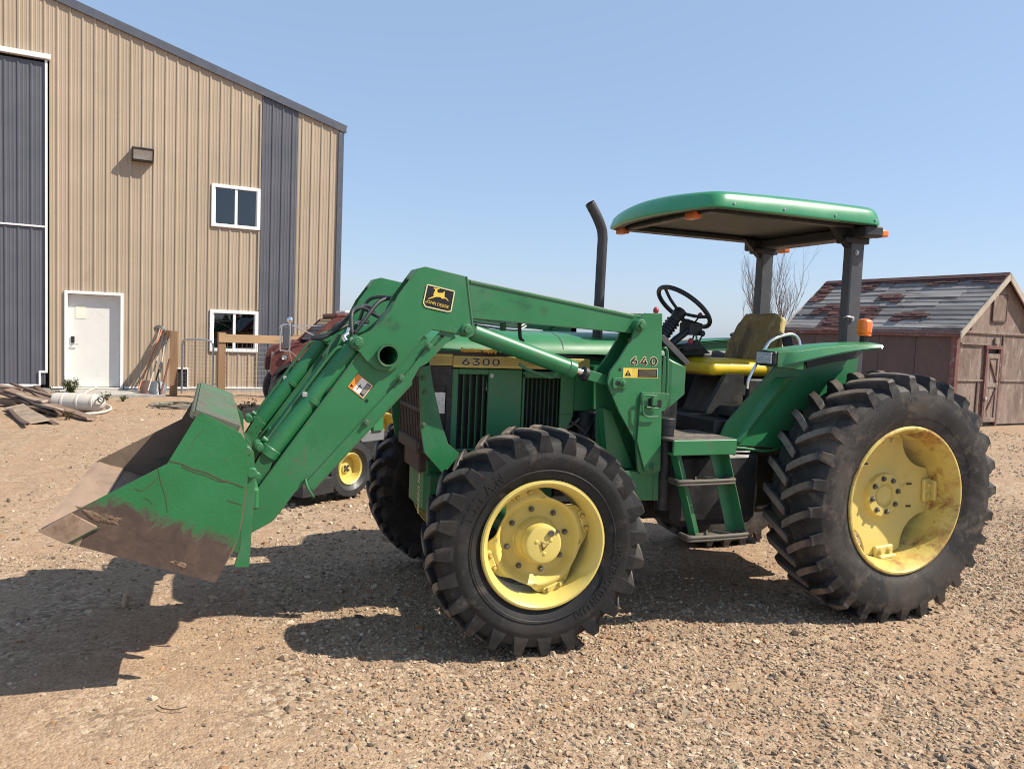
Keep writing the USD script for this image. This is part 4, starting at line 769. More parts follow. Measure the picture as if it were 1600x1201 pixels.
# bucket
def bucket():
    b = sub(TR, 'bucket', 'large scraped green loader bucket with brown muddy floor'); YN, YF = -.93, .68
    tip, heel, F_, R_, bk, bl_ = (Yp(*q, YN)[[0, 2]] for q in ((62, 828), (337, 909), (306, 652), (372, 676), (388, 725), (374, 838)))
    n1 = A(.20, 0, .98)
    def mudpaint():
        a, c = Yp(150, 778, YN), Yp(378, 850, YN); d = c-a; nn = A(-d[2], 0, d[0]); nn /= np.linalg.norm(nn)
        n = {'g': ('geometry', {}), 'dt': ('vector_math', dict(math_type='dot_product', vector2=tuple(nn))), 'n': ('noise_texture', dict(scale=9., detail=10., roughness=.78, distortion=.8)),
             'n2': ('noise_texture', dict(scale=3.5, detail=4.)), 'ns': ('math', dict(math_type='multiply_add', value2=.34, value3=float(-(a @ nn))-.17)), 'ad': ('math', dict(math_type='add')),
             'mr': ('rgb_ramp', dict(ramp=[(.468, (1, 1, 1)), (.525, (0, 0, 0))])), 'of': ('math', dict(math_type='add', value2=.5)),
             'gr': ('rgb_ramp', dict(ramp=[(.35, (.015, .140, .040)), (.65, (.021, .172, .058))])), 'br': ('rgb_ramp', dict(ramp=[(.3, (.050, .034, .028)), (.5, (.085, .056, .043)), (.7, (.14, .096, .066))])),
             'mx': ('mix', dict(mix_type='mix')), 'sc': ('noise_texture', dict(scale=17., detail=10., roughness=.82, distortion=1.2)), 'sr': ('rgb_ramp', dict(ramp=[(.60, (0, 0, 0)), (.66, (1, 1, 1))])), 'm2': ('mix', dict(mix_type='mix', color2=(.09, .055, .035))),
             'bu': ('bump', dict(strength=.3, distance=.01)), 'bw': ('rgb_to_bw', {}), 'rg': ('map_range', dict(to_min=.42, to_max=.85)), 'p': ('principled_bsdf', dict(roughness=.5))}
        L = [('g.position', 'dt.vector1'), ('g.position', 'n.vector'), ('g.position', 'n2.vector'), ('g.position', 'sc.vector'), ('n.fac', 'ns.value1'), ('dt.value', 'ad.value1'), ('ns.value', 'ad.value2'), ('ad.value', 'of.value1'), ('of.value', 'mr.fac'),
             ('n2.fac', 'gr.fac'), ('n.fac', 'br.fac'), ('gr.color', 'm2.color1'), ('sc.fac', 'sr.fac'), ('sr.color', 'm2.fac'), ('m2.color', 'mx.color1'), ('mr.color', 'mx.fac'), ('br.color', 'mx.color2'), ('mx.color', 'p.base_color'),
             ('sc.fac', 'bu.height'), ('bu.normal', 'p.normal'), ('mr.color', 'bw.color'), ('bw.val', 'rg.value'), ('rg.result', 'p.roughness')]
        return usdkit.material(stage, '/World/Looks/bucket_side_paint', n, L, surface='p.BSDF')
    MP = mudpaint()
    sp = xz([(60, 828), (112, 801), (261, 725), (306, 652), (316, 646), (376, 677), (386, 692), (388, 735), (373, 838), (337, 910), (104, 848)], YN); SP = Polygon(sp)
    side = part(b, 'side_plate', plate(rpoly(sp, .006), YN, YN+.016), MP)
    part(b, 'side_plate', plate(rpoly(sp, .006), YF-.016, YF), pmat('bucket_inside', (.16, .115, .08), .75, .25, 5., bump=.2, bscale=25., spots=[((.02, .09, .03), .33, 2.2), ((.09, .06, .045), .3, 6.)]))
    INS = '/World/Looks/bucket_inside'
    def sheet(a, c, th=.012):
        d = (c-a)/np.linalg.norm(c-a); n = A(-d[1], d[0]); return hull([(q[0]+n[0]*k, y, q[1]+n[1]*k) for q in (a, c) for k in (0, th) for y in (YN+.016, YF-.016)])
    part(b, 'floor', sheet(tip+(heel-tip)*.02, heel), STEELB)
    pr_ = spline([A(heel[0], 0, heel[1]), A(bl_[0], 0, bl_[1]), A(bk[0], 0, bk[1]), A(R_[0], 0, R_[1]), A(F_[0], 0, F_[1])], 4)[:, [0, 2]]
    part(b, 'back_sheet', [sheet(p, q) for p, q in zip(pr_, pr_[1:])], INS)
    d = (R_-F_)/np.linalg.norm(R_-F_); n = A(-d[1], d[0])
    part(b, 'top_lip', [hull([(q[0]+n[0]*k, y, q[1]+n[1]*k) for q in (F_-d*.012, R_) for k in (.0, .030) for y in (YN+.018, YF)]), tube([(F_[0]-.01, YN+.02, F_[1]+.01), (F_[0]-.01, YF, F_[1]+.01)], .016, 10)], pmat('worn_green_lip', (.05, .14, .06), .6, .2, 6., spots=[((.095, .10, .07), .50, 3.), ((.08, .062, .045), .42, 12.)]))
    fd = (heel-tip)/np.linalg.norm(heel-tip); fn = A(-fd[1], fd[0])
    part(b, 'cutting_edge', hull([(q[0]+fn[0]*k, y, q[1]+fn[1]*k) for q, ks in ((tip-fd*.005, (-.002, .004)), (tip+fd*.16, (-.018, .020))) for k in ks for y in (YN-.002, YF+.002)]), STEELB)
    wp = xz([(60, 829), (112, 801), (153, 822), (104, 848)], YN)
    part(b, 'corner_wear_plate', plate(rpoly(wp, .003), YN-.016, YN-.001), STEELB)
    part(b, 'wear_strip', plate(xz([(150, 823), (157, 823), (112, 848), (105, 848)], YN), YN-.009, YN-.001), GREEN2)
    # stiffener and ears on the back
    ear = rpoly(xz([(376, 677), (386, 686), (394, 697), (396, 735), (387, 868), (364, 868), (373, 838)], -.72), .008)
    for y in (-.93+.03, -.66, -.50, .48, .64): part(b, 'mounting_ear', plate(ear, y, y+.016), GREEN2 if y != -.90 else GREEN)
    part(b, 'back_stiffener', [bx(bk[0]+.005, bk[0]+.05, YN+.05, YF-.02, bk[1]-.22, bk[1]-.12, .01)], GREEN2)
    for pq in ((384, 704), (393, 738)):
        q = Yp(*pq, -.90); part(b, 'ear_pin', [cyl((q[0], -.86, q[2]), (q[0], -.915, q[2]), .024, 20, b=.004)], GREEN2, smooth=30)
    # scratches, dried mud
    for pts, w in (([(264, 720), (282, 724), (300, 732), (322, 738), (345, 749), (362, 754), (380, 761)], .0035), ([(284, 729), (300, 736), (320, 742), (338, 750), (352, 753)], .002), ([(247, 731), (250, 747), (258, 775), (262, 800)], .0016), ([(247, 746), (236, 756), (223, 766), (211, 763)], .0018), ([(356, 781), (364, 784), (377, 788)], .0022), ([(302, 690), (307, 682), (316, 673)], .0012), ([(225, 778), (231, 780), (238, 787)], .0010)):
        P = [tuple(p[[0, 2]]) for p in spline([Yp(*q, YN) for q in pts], 4)]; part(b, 'scratch', plate(LineString(P).buffer(w*.62), YN-.0012, YN+.001), SCR)
    def crust(quad, amp, lo, seed, nu=64, nv=30):
        P = [Yp(*q, YN) for q in quad]
        U, V_ = np.meshgrid(np.linspace(0, 1, nu), np.linspace(0, 1, nv), indexing='ij')
        B = (P[0]*((1-U)*(1-V_))[..., None]+P[1]*(U*(1-V_))[..., None]+P[2]*(U*V_)[..., None]+P[3]*((1-U)*V_)[..., None])
        ed = np.minimum(1, np.minimum(np.minimum(U, 1-U)*5, np.minimum(V_, 1-V_)*3))
        h = (meshkit.fbm(B*A(75, 75, 75), 4, seed)-lo)*ed-(1-ed)*.12; h = np.where(h > 0, np.sqrt(np.maximum(h, 0))*amp, -.003); B = B-h[..., None]*A(0, 1, 0)
        k = (np.arange(nu-1)[:, None]*nv+np.arange(nv-1)).ravel(); return T(B.reshape(-1, 3), np.vstack([np.stack([k, k+nv, k+nv+1], 1), np.stack([k, k+nv+1, k+1], 1)]))
    blobs = [crust(q, a_, l_, sd) for q, a_, l_, sd in (([(116, 790), (198, 808), (188, 823), (146, 816)], .0065, .34, 4), ([(262, 868), (294, 880), (294, 892), (262, 880)], .005, .40, 2))]
    part(b, 'dried_mud', blobs, MUD, smooth=40, kind='stuff')
bucket()

# ------------------------------------------------------------------ platform, fenders, seat, canopy
for s in (-1, 1):
    f = (lambda q: q) if s < 0 else mirror
    fd_ = sub(TR, 'fender')
    pl = rpoly(xz([(1118, 693), (1133, 660), (1232, 546), (1262, 540), (1340, 545), (1333, 600), (1292, 614), (1262, 650), (1215, 699)], -.52), .01)
    part(fd_, 'inner_panel', f(plate(pl, -.535, -.52)), GREEN)
    # crease across the panel
    a, c = Yp(1152, 690, -.535), Yp(1222, 590, -.535); e, g = Yp(1147, 690, -.535), Yp(1208, 590, -.535); h, i_ = Yp(1160, 692, -.535), Yp(1246, 588, -.535)
    part(fd_, 'panel_crease', f(hull([a+A(0, -.02, 0), c+A(0, -.045, 0), e+A(0, .004, 0), g+A(0, .004, 0), h+A(0, .004, 0), i_+A(0, .004, 0)])), GREEN, smooth=False)
    # roof of the fender: swept over the tyre
    def shell(u, v):
        x = -.80+u*.80; z = 1.618+.075*math.sin(min(1, u*1.02)*math.pi/2)**.9
        if u > .75: z += .006*(u-.75)
        out = -.76+.05*max(0, .12-u)/.12
        if v < .8: return (x+.0, -.50+(out+.50)*v/.8, z+.012*math.sin(v/.8*math.pi))
        t = (v-.8)/.2; hgt = .080*(1-u*.80); return (x, out-.012*t, z-hgt*t)
    part(fd_, 'fender_top', [f(grid(22, 12, shell)), f(grid(22, 12, lambda u, v: tuple(np.array(shell(u, v))+A(0, .006, -.010))))], GREEN, smooth=40)
    part(fd_, 'fender_skirt', f(plate(xz([(1258, 556), (1352, 545), (1338, 560), (1300, 566), (1262, 575)], -.60), -.60, -.59)), BLACK)
    hs = [(-.82, 1.628), (-.63, 1.640), (-.615, 1.50), (-.79, 1.515)]
    part(fd_, 'lamp_housing', [f(hull([(-.80, y, z) for y in (-.54, -.735) for z in (1.625, 1.535)]+[(-.62, y, z) for y in (-.52, -.755) for z in (1.64, 1.52)]))], GREEN)
    part(fd_, 'lamp_surround', f(bx(-.825, -.79, -.730, -.555, 1.538, 1.626, .01)), BLACK)
    part(fd_, 'lamp_lens', f(bx(-.832, -.82, -.712, -.572, 1.550, 1.618, .006)), LENS)
    part(fd_, 'fender_lip', f(tube(spline([Yp(1150, 699, -.55), Yp(1215, 701, -.55), Yp(1262, 652, -.55), Yp(1292, 615, -.55)], 5), .009, 8)), GREEN, smooth=40)
    hb = [Yp(1168, 607, -.545), Yp(1172, 588, -.545), Yp(1197, 542, -.545), Yp(1206, 531, -.545), Yp(1226, 523, -.545), Yp(1240, 523, -.55), Yp(1248, 531, -.56), Yp(1250, 541, -.57)]
    part(fd_, 'grab_handle', f(tube(spline(hb, 6), .0105, 10)), CHROME, smooth=40)
    lamp = Yp(1351, 511, -.60)
    part(fd_, 'amber_lamp', [f(hull(np.vstack([ico(lamp+A(dx, dy, dz), .028, 2).vertices for dx in (-.012, .012) for dy in (-.014, .014) for dz in (-.026, .026)]))), f(lathe([(.036, -.058), (.044, -.056), (.044, -.048), (.036, -.046)], lamp, (0, 0, 1), 20))], AMBER, smooth=60)
    part(fd_, 'lamp_bracket', f(bx(lamp[0]-.02, lamp[0]+.025, lamp[1]-.02, lamp[1]+.02, 1.69, lamp[2]-.055, .003)), BLACK)
part(TR, 'platform', [bx(-1.52, -1.09, -.75, -.33, 1.085, 1.10, .003), bx(-1.52, -.3, -.5, .5, 1.0, 1.06, .003)], pmat('worn_mat', (.10, .085, .075), .9, .3, 10., bump=.3, spots=((.20, .165, .13), .45, 7.)))
part(TR, 'platform_beam', [bx(-1.525, -1.085, -.765, -.75, 1.008, 1.098, .004), bx(-1.525, -1.085, -.75, -.70, 1.008, 1.02, .003), bx(-1.09, -1.078, -.75, -.5, 1.0, 1.10, .003)], GREEN)
lad = sub(TR, 'access_ladder')
for (t0, b0) in (((1057, 708), (1087, 838)), ((1138, 708), (1166, 838))):
    p, q = Yp(*t0, -.745), Yp(*b0, -.80); w = .070 if t0[0] < 1100 else -.085
    part(lad, 'side_rail', [hull([p+A(dx, dy, 0) for dx in (0, .006) for dy in (0, .075)]+[q+A(dx, dy, 0) for dx in (0, .006) for dy in (0, .075)]), hull([p+A(dx, dy, 0) for dx in (0, w) for dy in (.068, .074)]+[q+A(dx, dy, 0) for dx in (0, w) for dy in (.068, .074)])], GREEN)
for (x0, y0, x1, y1, yy) in ((1063, 747, 1148, 755, -.79), (1079, 832, 1168, 842, -.86)):
    p, q = Yp(x0, y0, yy), Yp(x1, y1, yy); L_ = q[0]-p[0]; z = (p[2]+q[2])/2
    ring = spline([A(p[0], yy+.11, z), A(p[0], yy+.04, z), A(p[0]+.03, yy, z), A(q[0]-.03, yy, z), A(q[0], yy+.04, z), A(q[0], yy+.11, z)], 6)
    part(lad, 'step', [tube(ring, .011, 10), tube(ring-A(0, 0, .018), .009, 8), bx(p[0]+.01, q[0]-.01, yy+.015, yy+.11, z-.012, z-.006, 0)] + [hull([A(x_+dx, y_, z_) for x_, y_ in ((p[0]+L_*e0, yy+.02), (p[0]+L_*e1, yy+.10)) for dx in (0, .010) for z_ in (z-.004, z+.010)]) for e0, e1 in ((.3, .45), (.7, .55))], pmat('worn_step' if y0 < 800 else 'worn_step_b', (.10, .088, .068), .6, .3, 15., metal=.2, spots=((.03, .07, .03), .35, 18.)), smooth=30)
# centre console and floor shrouds
part(TR, 'dash_tower', [hull([(-1.36, y, z) for y in (-.30, .30) for z in (1.05, 1.60)]+[(-1.17, y, z) for y in (-.24, .24) for z in (1.05, 1.62)]+[(-1.25, y, 1.68) for y in (-.2, .2)])], BLACK)
part(TR, 'cowl_cover', [hull([(-1.36, y, z) for y in (-.345, .345) for z in (1.22, 1.57)]+[(-1.30, y, z) for y in (-.36, .36) for z in (1.25, 1.53)]+[(-1.20, y, 1.33) for y in (-.36, .36)]+[(-1.20, y, 1.50) for y in (-.36, .36)]+[(-1.36, y, 1.70) for y in (-.2, .2)])], GREEN)
part(TR, 'cowl_shield', plate([(-1.40, 1.70), (-1.375, 1.70), (-1.17, 1.53), (-1.20, 1.515), (-1.385, 1.66)], -.365, .30), GREYP)
part(TR, 'seat_pedestal', [hull([(-.85, y, 1.06) for y in (-.24, .24)]+[(-.25, y, 1.06) for y in (-.24, .24)]+[(-.72, y, 1.46) for y in (-.2, .2)]+[(-.25, y, 1.46) for y in (-.2, .2)]), bx(-1.0, -.3, -.42, .42, 1.05, 1.18, .02), bx(-.9, -.55, -.47, -.3, 1.19, 1.26, .01)], DARK)
part(TR, 'control_shroud', [hull([(-.98, y, z) for y in (-.30, -.26) for z in (1.2, 1.22)]+[(-.84, y, 1.46) for y in (-.30, -.26)]+[(-.70, y, z) for y in (-.30, -.26) for z in (1.2, 1.46)]), bx(-.66, -.50, -.30, -.26, 1.28, 1.43, .01), bx(-1.05, -.5, -.49, -.46, 1.06, 1.18, .01)], DARK)
# seat
def cushion(x0, x1, y0, y1, z0, z1, r):
    return trimesh.util.concatenate([hull(np.vstack([ico((x, y, z), r, 2).vertices for x in (x0+r, x1-r) for y in (y0+r, y1-r) for z in (z0+r, z1-r)]))])
se = sub(TR, 'seat', 'yellow vinyl operator seat with worn backrest')
part(se, 'cushion', [cushion(-.93, -.42, -.25, .25, 1.445, 1.540, .045), cushion(-.88, -.46, -.20, .20, 1.50, 1.556, .026)], SEATY, smooth=60)
bk_ = [ico((x, y, z), .035, 2).vertices for x, z, wd_ in ((-.44, 1.56, .23), (-.40, 1.70, .21), (-.35, 1.845, .145)) for y in (-wd_, wd_)]
bkm = hull(np.vstack(bk_)).subdivide_to_size(.03); nz_ = meshkit.fbm(bkm.vertices*18, 4, 5)-.5; bkm.vertices += bkm.vertex_normals*nz_[:, None]*.03
part(se, 'backrest', bkm, SEATW, smooth=60)
part(se, 'backrest_cover', hull(np.vstack([ico((x+.035, y, z), .03, 1).vertices for x, z, w_ in ((-.42, 1.56, .22), (-.33, 1.83, .15)) for y in (-w_, w_)])), pmat('faded_vinyl', (.45, .34, .12), .6, .15, 10.), smooth=60)
for sy in (-1, 1): part(se, 'armrest', [tube([A(-.30, sy*.27, 1.60), A(-.36, sy*.28, 1.74)], .035, 14)], BLACK, smooth=40)
part(se, 'seat_frame', bx(-.86, -.34, -.2, .2, 1.43, 1.465, .005), BLACK)
# steering
sc_ = A(-1.0, 0, 1.895); sn = A(.62, 0, .785); su = A(0, 1, 0); sv = np.cross(sn, su); RW = .205
st_ = sub(TR, 'steering_wheel')
part(st_, 'wheel_rim', tube([sc_+RW*(math.cos(t)*su+math.sin(t)*sv) for t in np.linspace(0, 2*np.pi, 56, endpoint=False)], .0155, 12, closed=True), BLACK, smooth=60)
part(st_, 'spoke', [tube(spline([sc_-sn*.045+.03*(math.cos(t)*su+math.sin(t)*sv), sc_-sn*.03+.12*(math.cos(t)*su+math.sin(t)*sv), sc_+RW*(math.cos(t)*su+math.sin(t)*sv)], 4), .011, 8) for t in (math.pi/2, math.pi/2+2.1, math.pi/2-2.1)], BLACK, smooth=60)
part(st_, 'wheel_hub', lathe([(0, .02), (.035, .018), (.045, .0), (.042, -.04), (.03, -.05), (0, -.05)], sc_-sn*.045, sn, 24), BLACK, smooth=40)
part(TR, 'steering_column', [tube([sc_-sn*.09, sc_-sn*.36], [.036, .05], 16)] + [lathe([(.03, -.008), (.05, 0), (.03, .008)], sc_-sn*(.13+k*.025), sn, 20) for k in range(6)] + [hull([sc_-sn*.10+A(.05+dx, dy, dz) for dx in (0, .10) for dy in (-.10, .02) for dz in (-.11, -.03)]+[sc_-sn*.10+A(.05, -.06, .0)]), cyl(sc_-sn*.12+A(.08, -.06, -.06), sc_-sn*.40+A(.02, -.05, -.02), .025, 14)], BLACK, smooth=30)
kn_ = Yp(1094, 493, -.12)
for (x, y, d, x2, y2, m_) in ((1094, 493, -.10, 1086, 503, REDK), (1098, 521, -.12, 1090, 540, BLACK), (1079, 533, -.15, 1074, 545, REDK), (1025, 485, -.58, 1027, 498, REDK), (1089, 512, -.05, 1082, 530, BLACK)):
    lv = part(TR, 'control_lever', tube([Yp(x2, y2, d), Yp(x, y, d)], .006, 8), BLACK, smooth=40)
    part(lv, 'knob', ico(Yp(x, y, d), .017, 2, (1, 1, 1.25)), m_, smooth=60)
part(TR, 'lever_boot', [hull([Yp(x, y, .05) for x, y in ((1058, 545), (1098, 541), (1110, 552), (1058, 557))]+[Yp(x, y, .30) for x, y in ((1058, 545), (1098, 541), (1110, 552), (1058, 557))]), hull([Yp(x, y, .0) for x, y in ((1066, 538), (1090, 530), (1100, 545), (1068, 548))]+[Yp(x, y, .12) for x, y in ((1066, 538), (1090, 530), (1100, 545), (1068, 548))])], BLACK)
part(TR, 'side_console', [bx(-.85, -.30, .33, .52, 1.12, 1.60, .03)], GREYP)
# protective frame and canopy
rb = sub(TR, 'roll_bar')
for s in (-1, 1):
    part(rb, 'post', bx(-.04, .07, s*.41, s*.49, 1.12, 2.40, .008), GREYP)
    part(rb, 'base_gusset', plate([(.07, 1.72), (.07, 1.88), (.11, 1.80), (.14, 1.66), (.14, 1.2), (.07, 1.2)], s*.425, s*.465), GREYP)
    part(rb, 'post_bolt', [bolt((-.0, s*.49, z), .012, .014, (0, s, 0)) for z in (1.86, 2.30)], ZINC)
    part(rb, 'clip', [tube(spline([A(-.05, s*.47, 1.86), A(-.065, s*.50, 1.87), A(-.04, s*.51, 1.87), A(.0, s*.50, 1.865)], 5), .006, 8)], ZINC, smooth=40)
part(rb, 'crossbar', [bx(-.06, .09, -.62, .62, 2.395, 2.465, .01), bx(-.10, .10, -.50, -.40, 2.36, 2.40, .006), bx(-.10, .10, .40, .50, 2.36, 2.40, .006)] + [plate([(-.20, 2.462), (.0, 2.462), (.0, 2.33), (-.05, 2.33)], s*.43, s*.47) for s in (-1, 1)], BLACK)
part(rb, 'roof_rail', [bx(-1.20, -.06, s*.50-.03, s*.50+.03, 2.452, 2.486, .006) for s in (-1, 1)]+[bx(-1.20, -1.14, -.47, .47, 2.455, 2.484, .006)], BLACK)
def outline(inset, n=112):
    x0, x1, hw = -1.255+inset, .055-inset*.8, .645-inset; bow = .11; P = []
    r = max(.12-inset*.3, .03)
    poly = [(x1, -hw), (x1, hw)] + [(x0-bow*(1-(y/hw)**2), y) for y in np.linspace(hw, -hw, 25)]
    p = Polygon(poly).buffer(-r*.6, join_style=1).buffer(r*.6, quad_segs=12); e = p.exterior; c = A(-.6, 0)
    out = []
    for t in np.linspace(0, 2*np.pi, n, endpoint=False):
        L_ = LineString([c, c+3*A(math.cos(t), math.sin(t))]); q = e.intersection(L_); q = q if q.geom_type == 'Point' else list(q.geoms)[0]; out.append((q.x, q.y))
    return np.array(out)
def rings(levels, crown, flip=False):
    V = []; n = 112
    for ins, z, k in levels:
        o = outline(ins) if ins < .5 else np.tile(A(-.6, 0), (n, 1))*1.0
        zz = z + k*(.055*(1-(o[:, 1]/.66)**2) - .030*((o[:, 0]+.45)/.8)**2*(o[:, 0] < -.45)) 
        V.append(np.column_stack([o, zz]))
    V = np.vstack(V); F = []
    for i in range(len(levels)-1):
        for j in range(n):
            l = (j+1) % n; a, b, c, d = i*n+j, i*n+l, (i+1)*n+l, (i+1)*n+j; F += [[a, b, c], [a, c, d]]
    m = T(V, F)
    if flip: m.invert()
    return m
cn = sub(TR, 'sun_canopy', 'rounded green plastic sun canopy roof')
part(cn, 'roof_shell', [rings([(.012, 2.462, 0), (-.004, 2.466, 0), (-.006, 2.478, 0), (.003, 2.510, .0), (.012, 2.540, .1), (.026, 2.562, .25), (.050, 2.574, .5), (.09, 2.578, .75), (.15, 2.576, .95), (.3, 2.574, 1), (.48, 2.574, 1), (.6, 2.574, 1)], 1)], CANOPY, smooth=50)
part(cn, 'liner', [rings([(.012, 2.4615, 0), (.05, 2.463, 0), (.09, 2.485, 0), (.14, 2.492, 0), (.48, 2.497, 0), (.6, 2.497, 0)], 1, True)], CANU, smooth=50)
for xb in (-1.12, -.75, -.35, -.02): part(cn, 'shell_bolt', bolt((xb, -.6495, 2.492), .006, .006), ZINC)
for (x, y, zz) in ((1083, 337, 2.452), (973, 361, 2.452), (1374, 366, 2.43), (1223, 391, 2.43)):
    q = Gp(x, y, zz); wx = .05
    part(cn, 'marker_light', [hull(np.vstack([ico(q+A(dx, dy, dz), .010, 1).vertices for dx in (-.02, .02) for dy in (-.045, .045) for dz in (-.012, .012)]))], AMBER if x > 1300 else AMBERD, smooth=40)
    part(cn, 'light_base', bx(q[0]-.03, q[0]+.03, q[1]-.055, q[1]+.055, zz+.018, zz+.028, .003) if x < 1300 else bx(q[0]-.10, q[0]-.025, q[1]-.055, q[1]+.05, zz-.028, zz+.03, .006), BLACK)

# ------------------------------------------------------------------ old wooden shed
def shed():
    o = A(10.893, 7.474, 0); th = .098; L, he, hr, hb = 4.73, 2.10, 3.37, 1.485
    s = thing('wooden_shed', 'weathered red wooden shed with worn shingle roof behind the rear wheel', 'shed', o, th)
    ply = [pmat(f'weathered_board_{k}', c, .85, .2, 2.5, bump=.2, bscale=30., stretch=(1, 1, .35), spots=[((.15, .10, .08), .46, 2.2), ((.30, .245, .20), .44, 8.), ((.10, .072, .060), .40, 20.)]) for k, c in enumerate(((.235, .172, .138), (.215, .153, .122), (.255, .192, .155)))]
    dkw = pmat('red_stained_wood', (.105, .066, .055), .85, .25, 3., bump=.2, stretch=(1, 1, .4), spots=((.10, .06, .05), .4, 4.))
    redt = pmat('faded_red_trim', (.15, .060, .050), .8, .25, 4., spots=((.22, .165, .135), .42, 7.)); palet = pmat('grey_wood', (.42, .36, .29), .85, .2, 8., stretch=(1, 1, .3), spots=((.3, .2, .16), .3, 6.))
    rake = lambda x: he+(hr-he)*(1-abs(x-hb)/hb)
    # gable front, sheet by sheet (y = 0 plane, outwards -y)
    xs = [0, .62, 1.43, 1.93, 2.97]; 
    for ya in (.02, L-.06): part(s, 'inner_frame', plate([(.03, -.1), (2*hb-.03, -.1), (2*hb-.03, he-.03), (hb, hr-.04), (.03, he-.03)], ya, ya+.04), DARK)
    def sheet(x0, x1, z0, z1, k):
        g = Polygon([(0, -.1), (2*hb, -.1), (2*hb, he), (hb, hr), (0, he)]).intersection(sbox(x0, z0, x1, z1)).buffer(-.006)
        part(s, 'wall_panel', plate(g, -.012+.004*(k % 3), .014), ply[k % 3])
    k = 0
    for z0, z1 in ((.04, 1.03), (1.03, 2.08)):
        for x0, x1 in ((0, .78), (.78, 1.02) if z0 < 1 else (.78, 1.02), (1.52, 1.62), (1.62, 2.97)):
            sheet(x0, x1, z0, z1, k); k += 1
    sheet(1.02, 1.52, 1.75, 2.08, 2)
    for x0, x1 in ((0, .42), (.42, 1.62), (1.62, 2.97)): sheet(x0, x1, 2.08, 3.4, k); k += 1
    for b in ((0.0, 2.97, 2.05, 2.11), (0, .98, 1.005, 1.045), (1.60, 2.97, 1.005, 1.045)): part(s, 'batten', bx(b[0], b[1], -.04, -.013, b[2], b[3]), ply[2])
    for x, z0, z1 in ((.42, 2.12, 2.42), (1.60, 1.05, 2.04), (.80, .05, 1.0)): part(s, 'batten', bx(x-.022, x+.022, -.038, -.013, z0, z1), dkw)
    part(s, 'corner_board', [bx(-.05, .06, -.045, -.013, -.05, he-.02), bx(-.052, -.02, -.013, .09, -.05, he-.02)], redt)
    part(s, 'corner_board', [bx(2*hb-.06, 2*hb+.05, -.045, -.013, -.05, he-.02)], redt)
    d = sub(s, 'door', 'weathered plank door with diagonal braces')
    for i in range(3): part(d, 'plank', bx(1.05+i*.147, 1.05+(i+1)*.147-.006, -.034-.003*(i % 2), .0, .10, 1.62), ply[(i+1) % 3])
    part(d, 'door_frame', [bx(.985, 1.045, -.06, .0, .02, 1.72), bx(1.495, 1.55, -.06, .0, .02, 1.72), bx(.96, 1.58, -.065, 0, 1.722, 1.80)], redt)
    part(d, 'brace', [bx(1.05, 1.49, -.058, -.036, .10, .20), bx(1.05, 1.49, -.058, -.036, 1.52, 1.62), bx(1.05, 1.49, -.058, -.036, .88, .97), bx(1.052, 1.12, -.056, -.036, .2, 1.52), bx(1.42, 1.49, -.056, -.036, .2, 1.52)], ply[0])
    for (xa, za, xb, zb) in ((1.12, 1.50, 1.44, 1.0), (1.12, .3, 1.44, .86)): part(d, 'brace', hull([(x+dx, y, z) for x, z in ((xa, za), (xb, zb)) for dx in (-.02, .02) for y in (-.062, -.04)]), redt)
    part(d, 'latch', bx(1.02, 1.10, -.09, -.06, .60, .66), palet)
    h = sub(s, 'loft_hatch'); part(h, 'hatch_board', [bx(1.14, 1.60, -.04, -.013, 2.36, 2.92)], ply[1]); part(h, 'hatch_trim', [bx(1.11, 1.14, -.05, -.013, 2.34, 2.94), bx(1.60, 1.63, -.05, -.013, 2.34, 2.94), bx(1.14, 1.60, -.05, -.013, 2.325, 2.358)], dkw)
    part(s, 'nailed_scrap', [bx(.95+.33, .95+.50, -.05, -.013, 1.84, 1.98), bx(.35, .50, -.05, -.013, .48, .58)], ply[0])
    part(s, 'ledge_board', bx(.10, 1.1, -.05, -.014, 1.80, 1.84), ply[2])
    # left long wall (x = 0 plane)
    nb = 5; bw = L/nb
    for i in range(nb):
        for z0, z1 in ((-.05, .96), (.965, he-.12)): part(s, 'wall_panel', bx(-.012-.003*(i % 2), .014, i*bw+.005+(.08 if i == 0 else 0), (i+1)*bw-.005, z0, z1, .003), dkw)
    part(s, 'wall_panel', [bx(2*hb-.014, 2*hb+.012, .0, L, -.05, he-.05, .003), bx(0, 2*hb, L-.012, L+.012, -.05, he-.02, .003)], dkw)
    part(s, 'eave_board', bx(-.075, -.045, -.10, L+.10, he-.15, he-.005), redt)
    # roof: boards and the remaining shingles
    sl = math.hypot(hb+.10, (hr-he)*(hb+.10)/hb); sd = A(hb, 0, hr-he); sd /= np.linalg.norm(sd); e0 = A(hb, 0, hr+.02)-sd*sl
    grey = [pmat(f'grey_roof_board_{k}', c, .85, .25, 3., bump=.3, bscale=25., stretch=(1, .15, 1), spots=[((.12, .108, .10), .42, 5.), ((.36, .345, .33), .25, 9.)]) for k, c in enumerate(((.225, .213, .203), (.28, .266, .254), (.18, .172, .168)))]
    shm = [pmat(f'red_shingle_{k}', c, .9, .3, 9., spots=((.15, .11, .10), .3, 12.)) for k, c in enumerate(((.085, .032, .028), (.115, .050, .042), (.065, .027, .025)))]
    n1 = A(-sd[2], 0, sd[0]); rows = 13; rh = sl/rows
    def slab(u0, u1, v0, v1, lo, hi, sag=0.0, mir=False):
        P = []
        for u, l_, h_ in ((u0, lo+.012, hi+.012), (u1, lo, hi)):
            for v in (v0, v1):
                for t in (l_, h_): q = e0+sd*u+A(0, v, 0)+n1*t; P.append(q if not mir else A(2*hb-q[0], q[1], q[2]))
        return hull(P)
    r2 = np.random.default_rng(3)
